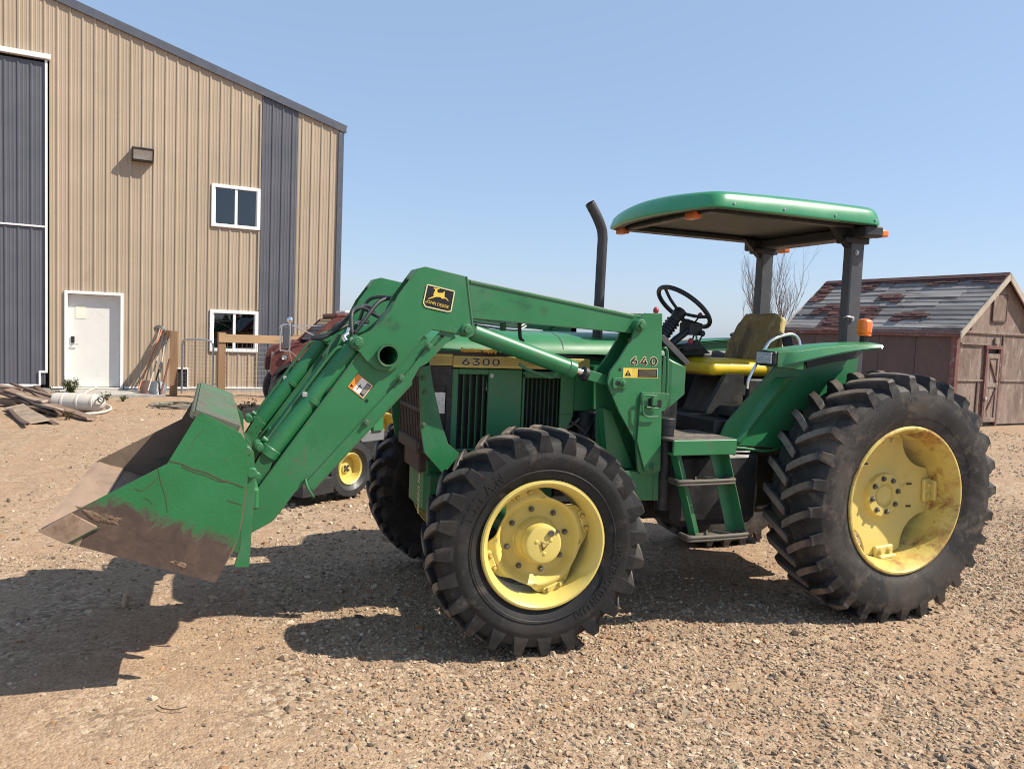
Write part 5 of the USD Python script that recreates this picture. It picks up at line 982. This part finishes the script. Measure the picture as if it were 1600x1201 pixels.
    for i in range(rows):
        cs = sorted([-.12, L+.12]+[r2.uniform(.5, L-.5) for _ in range(3)])
        for a, c in zip(cs, cs[1:]): part(s, 'roof_board', slab(i*rh+r2.uniform(.002, .012), (i+1)*rh+r2.uniform(-.006, .004), a+.003+r2.uniform(0, .012), c-.003, -.03+r2.uniform(-.004, .004), -.010+r2.uniform(-.007, .012)), grey[r2.integers(3)])
    # patches of shingles: (distance along the ridge from the gable, height up the slope 0..1, half widths)
    pat = [(4.3, .97, .75, .05), (4.62, .78, .22, .20), (3.0, .98, 1.1, .04), (3.3, .85, .16, .09), (1.4, .985, 1.5, .03), (1.2, .92, .35, .05), (.15, .93, .35, .08), (2.35, .62, .24, .07), (2.75, .36, .35, .11), (3.25, .22, .45, .15), (3.7, .40, .55, .08), (1.35, .29, .36, .06), (1.6, .22, .20, .05), (3.4, .06, .40, .05)]
    def cover(v, u): 
        w = .07*math.sin(v*9.1+u*23)+.05*math.sin(v*23+u*11)
        return any(abs(v-pv) < hv*(1+w) and abs(u-pu) < hu*(1+w*2) for pv, pu, hv, hu in pat)
    nr = 26; wv = .30; sh_sub = sub(s, 'shingle_courses', 'remaining dark red roof shingles'); cnt = 0
    for i in range(nr):
        j = -.12-(i % 2)*wv/2
        while j < L+.12:
            if cover(j+wv/2, (i+.5)/nr):
                part(sh_sub, 'shingle', slab(i*sl/nr-.02, (i+1)*sl/nr+.01, max(j+.003, -.12), min(j+wv-.003, L+.12), .004+.008*r2.uniform(), .014+.018*r2.uniform()**2), shm[r2.integers(3)]); cnt += 1
            j += wv
    part(s, 'roof_slope', [slab(0, sl, -.12, L+.12, -.03, .0, mir=True)], shm[0])
    part(s, 'ridge_cap', [hull([A(hb, y, hr+.035)+q for y in (-.12, L+.12) for q in (A(0, 0, .03), A(-.12, 0, -.07), A(.12, 0, -.07), A(-.12, 0, -.055), A(.12, 0, -.055))])], shm[2])
    for sg in (0, 1):
        P = [e0+n1*.0, e0+sd*(sl-.01)]; P = P if not sg else [A(2*hb-q[0], q[1], q[2]) for q in P]
        part(s, 'barge_board', hull([q+A(0, y, 0)+A(0, 0, z) for q in P for y in (-.155, -.125) for z in (-.13, .02)]), palet)
        part(s, 'barge_board', hull([q+A(0, L+y, 0)+A(0, 0, z) for q in P for y in (.125, .155) for z in (-.12, .02)]), palet)
shed()

# ------------------------------------------------------------------ yard things by the building
WOOD = pmat('post_wood', (.27, .160, .085), .8, .15, 4., bump=.2, stretch=(1, 1, .2), spots=((.19, .11, .06), .42, 6.)); WOODP = pmat('rail_wood', (.40, .26, .145), .8, .12, 4., stretch=(.2, 1, 1), spots=((.27, .165, .085), .42, 6.))
WIRE = pmat('wire', (.30, .30, .30), .5, .1, metal=.6)
def fence():
    p1, p2 = A(-4.785, 13.53, 0), A(-3.833, 12.88, 0); e = A(-.9, 13.35, 0)
    f = thing('wooden_fence', 'wood post and rail fence with square wire mesh by the building', 'fence', p2)
    r = e-p2; L = np.linalg.norm(r); ang = math.atan2(r[1], r[0])
    for x in (0, L*.52, L): part(f, 'post', rotz(bx(x-.075, x+.075, -.07, .07, -.2, 1.41), ang), WOOD)
    part(f, 'rail', rotz(bx(-.075, L, -.09, -.072, 1.20, 1.375), ang), WOODP)
    part(f, 'wire_mesh', [rotz(cyl((x, -.08, .02), (x, -.08, 1.2), .0025, 4), ang) for x in np.arange(.1, L, .10)]+[rotz(cyl((.05, -.08, z), (L, -.08, z), .0025, 4), ang) for z in np.arange(.1, 1.2, .10)], WIRE, kind='stuff')
    g = thing('gate_post', 'tall wooden gate post with a short rail to the wall where tools lean', 'post', p1)
    part(g, 'post', bx(-.075, .075, -.075, .075, -.2, 1.40), WOOD); q0 = bl(1.44, .03)-p1; part(g, 'stub_rail', hull([c+A(dx, 0, z) for c in (A(-.02, .077, 0), q0) for dx in (-.04, .04) for z in (1.24, 1.39)]), WOOD)
    a, c = A(-4.62, 13.50, 0), A(-4.00, 13.06, 0); t = (c-a)/np.linalg.norm(c-a)
    q = thing('tube_gate', 'small galvanised tube gate filled with wire mesh between two wooden posts', 'gate', a)
    W_ = np.linalg.norm(c-a); P = lambda x, z: t*x+A(0, 0, z)
    part(q, 'frame', tube(spline([P(0, .06), P(0, .9), P(.0, 1.10), P(.10, 1.22), P(W_-.10, 1.22), P(W_, 1.10), P(W_, .9), P(W_, .06)], 8), .021, 10), ZINC, smooth=50)
    part(q, 'wire_mesh', [cyl(P(x, .06), P(x, 1.2), .002, 4) for x in np.arange(.08, W_, .075)]+[cyl(P(0, z), P(W_, z), .002, 4) for z in np.arange(.12, 1.2, .075)], WIRE, kind='stuff')
    part(q, 'hinge', [cyl(P(W_, z), P(W_+.10, z), .012, 8) for z in (.3, 1.0)], ZINC)
fence()
def tools():
    base = A(-4.785, 13.53, 0)
    def tool(name, lab, cat_, foot, head, m_handle, blade=None, r=.017):
        t = thing(name, lab, cat_, foot, 0, 'long tools leaning by the gate post'); d = A(*head)-A(*foot)
        part(t, 'handle', tube([A(0, 0, .02)+d*.05, d], r, 8), m_handle, smooth=50)
        if blade is not None:
            bl0, m_, flip = blade; u = d/np.linalg.norm(d); s = np.cross(u, A(0, 1, 0)); s /= np.linalg.norm(s); n = np.cross(s, u)
            o = A(0, 0, .02) if not flip else d
            def f(a, b):
                w = bl0[0]*(1-.45*max(0, b-.55)/.45 if not flip else 1-.3*b); x = (a-.5)*w; k = (1 if flip else -1)
                return o+u*(b*bl0[1]*k+(.0 if flip else bl0[1]*.9))+s*x+n*(bl0[2]*((a-.5)*2)**2)
            g = grid(9, 7, f); h = g.copy(); h.vertices = h.vertices + n*.004; h.invert(); part(t, 'blade', [g, h], m_, smooth=60)
    RED = pmat('orange_handle', (.45, .16, .08), .6, .15, 20.); ASH = pmat('grey_handle', (.36, .31, .26), .75, .2, 20.); SC = pmat('brown_scoop', (.10, .055, .04), .6, .2, 10.); AL = pmat('grey_blue_scoop', (.13, .145, .165), .45, .2, 10., metal=.3); DK = pmat('dark_blade', (.06, .055, .055), .5, .2)
    tool('shovel', 'spade with an orange handle leaning left of the gate post', 'shovel', (-5.50, 13.62, .03), tuple(bl(1.33, 0.05, 1.4)), RED, ((.13, .20, .02), DK, True))
    tool('scoop_shovel', 'grain scoop with a brown blade leaning by the gate post', 'shovel', (-5.28, 13.26, .03), tuple(bl(1.38, 0.06, 1.34)), ASH, ((.34, .40, .07), SC, False))
    tool('scoop_shovel', 'grain scoop with a grey blue blade leaning nearest the gate post', 'shovel', (-5.10, 13.16, .03), tuple(bl(1.42, 0.08, 1.3)), ASH, ((.34, .42, .08), AL, False))
    tool('rake', 'thin grey handled tool leaning highest against the stub rail', 'rake', (-5.40, 13.70, .03), tuple(bl(1.29, 0.05, 1.42)), ASH, ((.26, .08, .02), DK, True), .014)
    tool('pry_bar', 'short reddish brown iron bar leaning at the gate post', 'bar', (-5.02, 13.18, .02), (-4.86, 13.42, .80), pmat('rusty_bar', (.16, .06, .04), .7, .25, 20.), None, .022)
    tool('broom', 'dark pole leaning behind the grey blue scoop', 'pole', (-5.20, 13.40, .02), tuple(bl(1.47, 0.06, 1.24)), DK, None, .020)
    h = single('coiled_hose', tube(np.array([(-4.60+.04*math.sin(t*.37)+(.40+.09*math.sin(1.7*t)+.05*math.sin(.61*t))*math.cos(t), 11.25+.06*math.sin(t*.23)+(.40+.08*math.sin(1.3*t+1))*math.sin(t), .018+.010*t/6+.008*math.sin(5*t)) for t in np.linspace(0, 2*np.pi*5, 260)]), .013, 8), pmat('grey_hose', (.17, .165, .13), .7, .2, 10., spots=((.10, .13, .08), .3, 8.)), 'coiled grey garden hose lying on the gravel near the gate', 'hose', smooth=50)
tools()
def junk():
    BW = [pmat(f'old_board_{k}', c, .85, .25, 4., bump=.3, bscale=40., spots=[((.10, .07, .05), .38, 5.), ((.33, .27, .21), .25, 9.)]) for k, c in enumerate(((.20, .135, .095), (.15, .095, .07), (.28, .21, .155), (.10, .065, .05)))]
    # px of the two ends on the ground, height of each end, width, thickness, label
    B = [((12, 628), (143, 657), .22, .03, .15, .04, 0, 'longest brown plank pointing right, on top of the board pile'),
         ((20, 622), (108, 640), .26, .14, .14, .035, 1, 'dark plank high on the board pile below the navy door'),
         ((30, 632), (92, 652), .15, .10, .13, .04, 2, 'pale plank in the middle of the board pile'),
         ((22, 640), (60, 662), .06, .03, .28, .02, 2, 'wide pale board lying flat at the front of the pile'),
         ((45, 648), (88, 663), .03, .03, .10, .02, 3, 'short board at the right of the flat pale board'),
         ((40, 618), (80, 632), .16, .05, .20, .03, 1, 'dark board sloping down beside the white tank'),
         ((56, 617), (84, 631), .20, .04, .10, .03, 3, 'narrow dark board nearest the white tank'),
         ((0, 626), (50, 640), .18, .12, .14, .04, 3, 'dark plank at the left edge under the others'),
         ((-10, 622), (40, 627), .24, .22, .16, .04, 0, 'plank reaching out of the left side of the pile'),
         ((35, 640), (93, 650), .08, .06, .12, .05, 1, 'thick dark timber low in the pile'),
         ((28, 634), (70, 644), .20, .16, .10, .025, 2, 'thin pale slat across the pile'),
         ((15, 645), (42, 668), .03, .02, .06, .03, 3, 'thin dark stick at the front left of the pile'),
         ((-20, 632), (30, 636), .10, .08, .20, .04, 1, 'broad brown plank low at the left of the pile'),
         ((60, 636), (110, 650), .12, .04, .11, .035, 0, 'brown plank under the longest one')]
    for (a, c, ha, hc, w, th_, k, lab) in B:
        P, Q = Gp(*a)+A(0, 0, ha), Gp(*c)+A(0, 0, hc); d = Q-P; L = np.linalg.norm(d); d /= L
        s = np.cross(A(0, 0, 1), d); s /= np.linalg.norm(s); s = s+A(0, 0, rng.normal(0, .15)); s /= np.linalg.norm(s); n = np.cross(d, s); nx = 5; V = []
        tw = rng.normal(0, .02); bend = rng.normal(0, .02)
        V = [d*L*t+s*w*(i-.5)*(1+.06*math.sin(7*t+k))+n*(th_*(j-.5)+bend*(t-.5)**2*4+tw*(i-.5)*t)+d*(.03*rng.normal() if t in (0, 1) else 0) for t in np.linspace(0, 1, nx) for i in (0, 1) for j in (0, 1)]
        F = []
        for t in range(nx-1):
            a0 = t*4
            for p, q in ((0, 1), (1, 3), (3, 2), (2, 0)): F += [[a0+p, a0+q, a0+4+q], [a0+p, a0+4+q, a0+4+p]]
        F += [[0, 2, 1], [1, 2, 3], [nx*4-4, nx*4-3, nx*4-2], [nx*4-3, nx*4-1, nx*4-2]]
        m = T(V, F); m.fix_normals(); t_ = thing('old_board', lab, 'board', P, 0, 'old boards in the pile by the navy door'); part(t_, 'board', m, BW[k])
    a, c = Gp(82, 642), Gp(162, 646); a = a+A(0, .1, .15); c = c+A(.0, .15, .15); d = c-a; d[2] = 0; L = np.linalg.norm(d); d /= L
    PL = pmat('white_plastic', (.50, .46, .40), .55, .08, 5., spots=[((.38, .32, .25), .35, 4.), ((.25, .2, .15), .2, 14.)])
    t = thing('plastic_tank', 'white ribbed plastic tank lying on its side near the boards', 'tank', a)
    prof = [(0, 0), (.10, .0), (.145, .03), (.152, .06)]+[(r, x) for k in range(3) for r, x in ((.152, .18+k*.26), (.160, .19+k*.26), (.160, .22+k*.26), (.152, .23+k*.26))]+[(.152, L-.16), (.12, L-.06), (.07, L-.02), (.0, L)]
    part(t, 'body', lathe(prof, (0, 0, .01), d, 36), PL, smooth=35)
    part(t, 'rim_ring', lathe([(.045, 0), (.062, 0), (.062, .02), (.045, .02)], d*(L-.06)+A(0, -.10, .08), d*.6+A(.1, -.5, .35), 24), BLACK)
    q = lambda x, y, z: Gp(x, y)+A(0, 0, z)
    single('white_pipe', tube(spline([q(92, 641, .05), q(112, 640, .12), q(135, 634, .25), q(150, 628, .28)], 8), .022, 10), PL, 'white plastic pipe lying slanted over the tank', 'pipe', smooth=50)
    single('white_pipe', tube(spline([q(112, 649, .02), q(135, 648, .02), q(158, 646, .02), q(171, 642, .02), q(173, 638, .02), q(166, 635, .03)], 8), .022, 10), PL, 'white plastic pipe curved on the gravel in front of the tank', 'pipe', smooth=50)
    # weeds
    LF = [leaf_mat('weed_leaf', (.085, .12, .045)), leaf_mat('dry_leaf', (.20, .16, .08))]
    def weed(px_, h, r, n, lab, m):
        o = Gp(*px_); t = thing('weed', lab, 'plant', o, 0, None); Ls = []; st = []
        for i in range(max(5, n//14)):
            a = rng.uniform(0, 2*np.pi); e = A(math.cos(a)*r*rng.uniform(.3, 1), math.sin(a)*r*rng.uniform(.3, 1), h*rng.uniform(.6, 1)); st.append(tube(spline([A(0, 0, -.02), e*.5+A(0, 0, .03), e], 4), .003, 5))
            for k in range(14):
                c = e*rng.uniform(.25, 1.05)+rng.normal(0, .025, 3); s_ = rng.uniform(.012, .035); u = rng.normal(size=3); u /= np.linalg.norm(u); v = np.cross(u, rng.normal(size=3)); v /= np.linalg.norm(v)
                c[2] = max(c[2], .01); Ls.append(T([c, c+u*s_+v*s_*.4, c+u*2*s_, c+u*s_-v*s_*.4], [[0, 1, 2], [0, 2, 3]]))
        part(t, 'stem', st, LF[1]); part(t, 'leaves', Ls, m, kind='stuff')
    weed((112, 617), .34, .22, 480, 'bushy green weed growing at the left side of the white door', LF[0])
    weed((163, 627), .16, .13, 80, 'low green weed at the right end of the white tank', LF[0])
    weed((193, 626), .08, .14, 50, 'small flat green weed at the edge of the concrete pad', LF[0])
    weed((92, 618), .12, .2, 60, 'dry brown weed tuft at the foot of the tan wall', LF[1])
    weed((104, 655), .12, .10, 50, 'thin pale grass tuft beside the long plank end', LF[1])
    weed((375, 642), .16, .18, 70, 'dark weed in the shadow behind the loader bucket', LF[0])
    weed((392, 636), .14, .16, 60, 'small weed beyond the bucket nearest the wooden fence', LF[0])
    single('bent_wire', tube(spline([Gp(247, 1106)+A(0, 0, .012), Gp(255, 1111)+A(0, 0, .014), Gp(272, 1112)+A(0, 0, .012), Gp(292, 1109)+A(0, 0, .016)], 6), .0028, 6), pmat('rusty_wire', (.10, .06, .045), .7, .2), 'short bent dark wire lying on the gravel in the foreground', 'wire', smooth=50)
    single('stick', tube(spline([Gp(196, 930)+A(0, 0, .012), Gp(193, 950)+A(0, 0, .016)], 4), .012, 7), WOODP, 'pale stick lying in the bucket shadow', 'stick', smooth=50)
junk()

# ------------------------------------------------------------------ old red truck behind the loader
def truck():
    y0 = 9.1; t = thing('old_truck', 'old red farm truck with chrome mirror parked behind the loader arms', 'truck', (-3.08, y0, 0))
    RP = pmat('faded_red_paint', (.105, .024, .021), .5, .2, 3., bev=.01, spots=[((.15, .06, .045), .43, 4.), ((.05, .025, .02), .35, 9.)]); GL = pmat('dark_cab_glass', (.03, .035, .04), .08, .1); WH = pmat('truck_white', (.6, .58, .54), .5, .1)
    hd = [(.0, .90), (.02, 1.06), (.07, 1.17), (.16, 1.24), (.30, 1.275), (.52, 1.31), (.54, .75), (.74, .70), (.70, .88), (.60, .98), (.46, 1.03), (.30, 1.01), (.17, .92), (.10, .78), (.0, .76)]
    part(t, 'fender', plate(rpoly(hd, .03), .0, .30), RP); part(t, 'fender', plate(rpoly(hd, .03), 1.55, 1.85), RP)
    part(t, 'hood', [hull([(x, y, z) for x, z0, z1, a, c in ((.16, .95, 1.16, .34, 1.51), (.5, .95, 1.36, .28, 1.57), (.24, .95, 1.28, .42, 1.43)) for y in (a, c) for z in (z0, z1)])], RP)
    part(t, 'grille', [bx(.10, .15, .38, 1.47, .75, 1.12)]+[bx(.085, .098, .40, 1.45, .78+k*.06, .80+k*.06, .003) for k in range(5)], ZINC)
    part(t, 'wheel_arch', [lathe([(.345, 0), (.405, 0), (.405, .06), (.345, .06)], (.40, -.012, .60), (0, 1, 0), 30, 0, 2*np.pi)], DARK)
    cab = [(.48, .70), (.48, 1.30), (.60, 1.36), (1.00, 1.76), (1.16, 1.83), (2.10, 1.85), (2.24, 1.72), (2.26, .70)]
    win = [(.80, 1.40), (1.10, 1.72), (1.52, 1.75), (1.52, 1.40)]; win2 = [(1.60, 1.40), (1.60, 1.75), (2.06, 1.74), (2.10, 1.40)]
    CP = rpoly(cab, .05)
    part(t, 'cab', [plate(CP.difference(Polygon(win)).difference(Polygon(win2)), .05, .12), plate(CP.difference(Polygon(win)).difference(Polygon(win2)), 1.73, 1.80), bx(1.06, 2.18, .05, 1.80, 1.79, 1.87, .03), bx(.50, 2.24, .12, 1.73, .7, 1.30, .02), bx(2.16, 2.22, .12, 1.73, 1.25, 1.80, .01)], RP)
    part(t, 'windshield', [hull([(x, y, z) for x, z in ((.64, 1.37), (1.02, 1.765), (.66, 1.36), (1.04, 1.755)) for y in (.14, 1.71)])], GLASS)
    part(t, 'door_window', plate(win, .08, .09), GLASS); part(t, 'seat_back', bx(1.9, 2.05, .2, 1.65, 1.2, 1.62, .03), DARK)
    for x in (.40, 4.2):
        for y in (.02, 1.60):
            w = sub(t, 'wheel'); part(w, 'tyre', lathe([(.22, .02), (.36, .0), (.42, .03), (.435, .11), (.42, .19), (.36, .22), (.22, .2)], (x, y, .435), (0, 1, 0), 40), DARK, smooth=40); part(w, 'rim', lathe([(0, .05), (.10, .04), (.14, .08), (.20, .08), (.225, .03), (.235, .03), (.235, .19), (0, .18)], (x, y, .435), (0, 1, 0), 32), WH, smooth=30)
    part(t, 'chassis', [bx(.1, 5.8, .45, .6, .5, .68), bx(.1, 5.8, 1.25, 1.4, .5, .68)], DARK)
    part(t, 'grain_box', [bx(2.5, 5.4, -.05, 1.9, .85, 1.45, .02)]+[bx(x, x+.06, -.08, -.051, .86, 1.44) for x in np.arange(2.55, 5.4, .5)], RP)
    mr = sub(t, 'side_mirror', 'tall chrome framed truck mirror with a round mirror on top')
    q = lambda x, y, yy=8.85: Yp(x, y, yy)-A(-3.08, y0, 0)
    part(mr, 'mirror_frame', [tube(spline([q(440, 513), q(438, 545), q(441, 547), q(450, 548), q(453, 540), q(453.5, 510), q(450, 507), q(442, 507), q(440, 513)], 6), .012, 8), tube([q(437, 513), q(439, 508), q(448, 507.5)], .008, 6)], CHROME, smooth=50)
    a, c = q(442.5, 510), q(451.5, 544); part(mr, 'mirror_back', bx(a[0], c[0], -.27, -.24, c[2], a[2], .01), pmat('mirror_back', (.10, .115, .13), .3, .1, metal=.4))
    part(mr, 'round_mirror', [ico(q(453, 500), .050, 2, (1, .55, 1.1)), cyl(q(453, 503), q(453, 510), .010, 8)], CHROME, smooth=50)
    for a, c in ((q(456, 508), q(500, 528, 9.1)), (q(453, 548), q(474, 566, 9.1)), (q(456, 509), q(510, 509, 9.3)), (q(452, 549), q(458, 572, 9.1))): part(mr, 'mirror_arm', tube([a, c], .011, 8), CHROME, smooth=50)
    part(t, 'turn_signal', [ico(q(444.5, 558, 9.08), .045, 2, (1, .4, 1)), lathe([(.045, 0), (.055, 0), (.055, .03), (.045, .03)], q(444.5, 558, 9.08), (0, -1, 0), 20)], CHROME, smooth=50)
    part(t, 'roof_light', [bx(1.25, 1.55, .3, 1.3, 1.87, 1.93, .02)], WH)
truck()

# ------------------------------------------------------------------ compact tractor behind the front wheels
def compact():
    o = Gp(540, 776); o[1] -= .0; t = thing('compact_tractor', 'small green and grey tractor with yellow wheels standing behind the loader arm', 'small tractor', o, .60)
    R = .285
    def wheel(x, y, R, w, col, far=1):
        g = sub(t, 'wheel'); part(g, 'tyre', [lathe([(R*.55, -w*.35), (R*.72, -w*.52), (R*.93, -w*.5), (R, -w*.28), (R, w*.28), (R*.93, w*.5), (R*.72, w*.52), (R*.55, w*.35)], (x, y, R), (0, -1, 0), 48)]+[hull([(x+math.cos(a+e*d)*rr, y+yy*w, R+math.sin(a+e*d)*rr) for d, yy in ((0, -.5*sg), (.12, .02*sg)) for e in (1,) for rr in (R*.95, R*1.03) for yy in (yy-.06, yy+.06)]) for a in np.linspace(0, 2*np.pi, 22, endpoint=False) for sg in (-1, 1)], HOSE, smooth=30)
        part(g, 'rim', lathe([(0, w*.10), (R*.16, w*.10), (R*.18, w*.02), (R*.40, -.0), (R*.44, w*.15), (R*.47, w*.36), (R*.53, w*.42), (R*.555, w*.36), (R*.53, -w*.3), (0, -w*.2)], (x, y, R), (0, -1, 0), 40), YEL, smooth=30)
        part(g, 'bolt', [bolt((x+math.cos(a)*R*.10, y-w*.10, R+math.sin(a)*R*.10), R*.03, .02) for a in (.8, 2.37, 3.94, 5.5)]+[cyl((x, y-w*.1, R), (x, y-w*.16, R), R*.05, 10)], IRON)
    wheel(.0, .02, R, .20, YEL); wheel(-.0, .95, R, .20, YEL); wheel(1.45, .0, .42, .30, YEL); wheel(1.45, 1.0, .42, .30, YEL)
    part(t, 'chassis', [bx(-.10, 1.5, .35, .65, .26, .48, .02), cyl((0, .1, .285), (0, .9, .285), .05, 12)], DARK)
    GR = pmat('grey_shroud', (.15, .155, .165), .5, .12, 4.)
    part(t, 'shroud', [hull([(x, y, z) for x in (.05, .62) for y in (.10, .85) for z in (.50, .60)]+[(x, y, .72) for x in (.16, .55) for y in (.16, .8)])], GR)
    part(t, 'hood', [hull([(x, y, z) for x, z in ((-.35, .62), (.6, .70), (-.30, .86), (.55, 1.02), (.6, .98), (-.36, .78)) for y in (.30, .72)])], GREEN)
    q = Yp(592, 650, o[1]+.35)-o; q = A(q[0]*math.cos(.6)+q[1]*math.sin(.6), -q[0]*math.sin(.6)+q[1]*math.cos(.6), q[2])
    part(t, 'side_step', [hull([q+A(dx, dy, dz) for dx in (-.07, .07) for dy in (.0, .12) for dz in (-.15, .10)]+[q+A(0, .0, .13)])], GREEN)
    part(t, 'front_mower', [hull([(x, y, z) for x in (-.62, -.25) for y in (-.10, 1.1) for z in (.10, .24)]+[(-.42, y, .30) for y in (.0, 1.0)])], DARK)
    part(t, 'fender', [lathe([(.44, -.18), (.48, -.18), (.48, .2), (.44, .2)], (1.45, y, .42), (0, -1, 0), 30, -2.9, -.3) for y in (.0, 1.0)], GR)
    part(t, 'seat', [bx(1.05, 1.5, .3, .75, .78, .88, .03), bx(1.42, 1.52, .3, .75, .88, 1.25, .03)], SEATY)
    part(t, 'steering_wheel', tube([A(.80, .52, 1.1)+.16*(math.cos(a)*A(0, 1, 0)+math.sin(a)*A(.6, 0, .8)) for a in np.linspace(0, 2*np.pi, 30, endpoint=False)], .012, 8, closed=True), BLACK)
compact()

# ------------------------------------------------------------------ bare tree beyond the yard
def tree():
    o = A(20.9, 25.0, 0); t = thing('bare_tree', 'leafless bushy tree beyond the shed roof', 'tree', o); BK = pmat('bark', (.16, .125, .105), .9, .2, 6.)
    r = np.random.default_rng(11); tw = []; tk = []
    def grow(p, d, L, rad, lev):
        pts = [p]; q = p; dd = d
        for k in range(4):
            dd = dd+r.normal(0, .08, 3)+A(0, 0, .22); dd /= np.linalg.norm(dd); q = q+dd*L/4; pts.append(q)
        (tk if lev < 2 else tw).append(tube(pts, np.linspace(rad, rad*.6, 5), 6 if lev < 2 else 4))
        if lev < 4:
            for k in range(3 if lev else 7):
                i = r.integers(1, 5); e = dd+r.normal(0, .34, 3)*A(1, 1, .4); e /= np.linalg.norm(e); grow(pts[i], e, L*r.uniform(.55, .8), rad*.55, lev+1)
    for k in range(4):
        a = r.uniform(0, 6.28); grow(A(math.cos(a)*.3, math.sin(a)*.3, -.1), A(math.cos(a)*.3, math.sin(a)*.3, 1), 2.7, .05, 0)
    part(t, 'trunk', tk, BK, smooth=50); part(t, 'crown', tw, BK, kind='stuff')
tree()
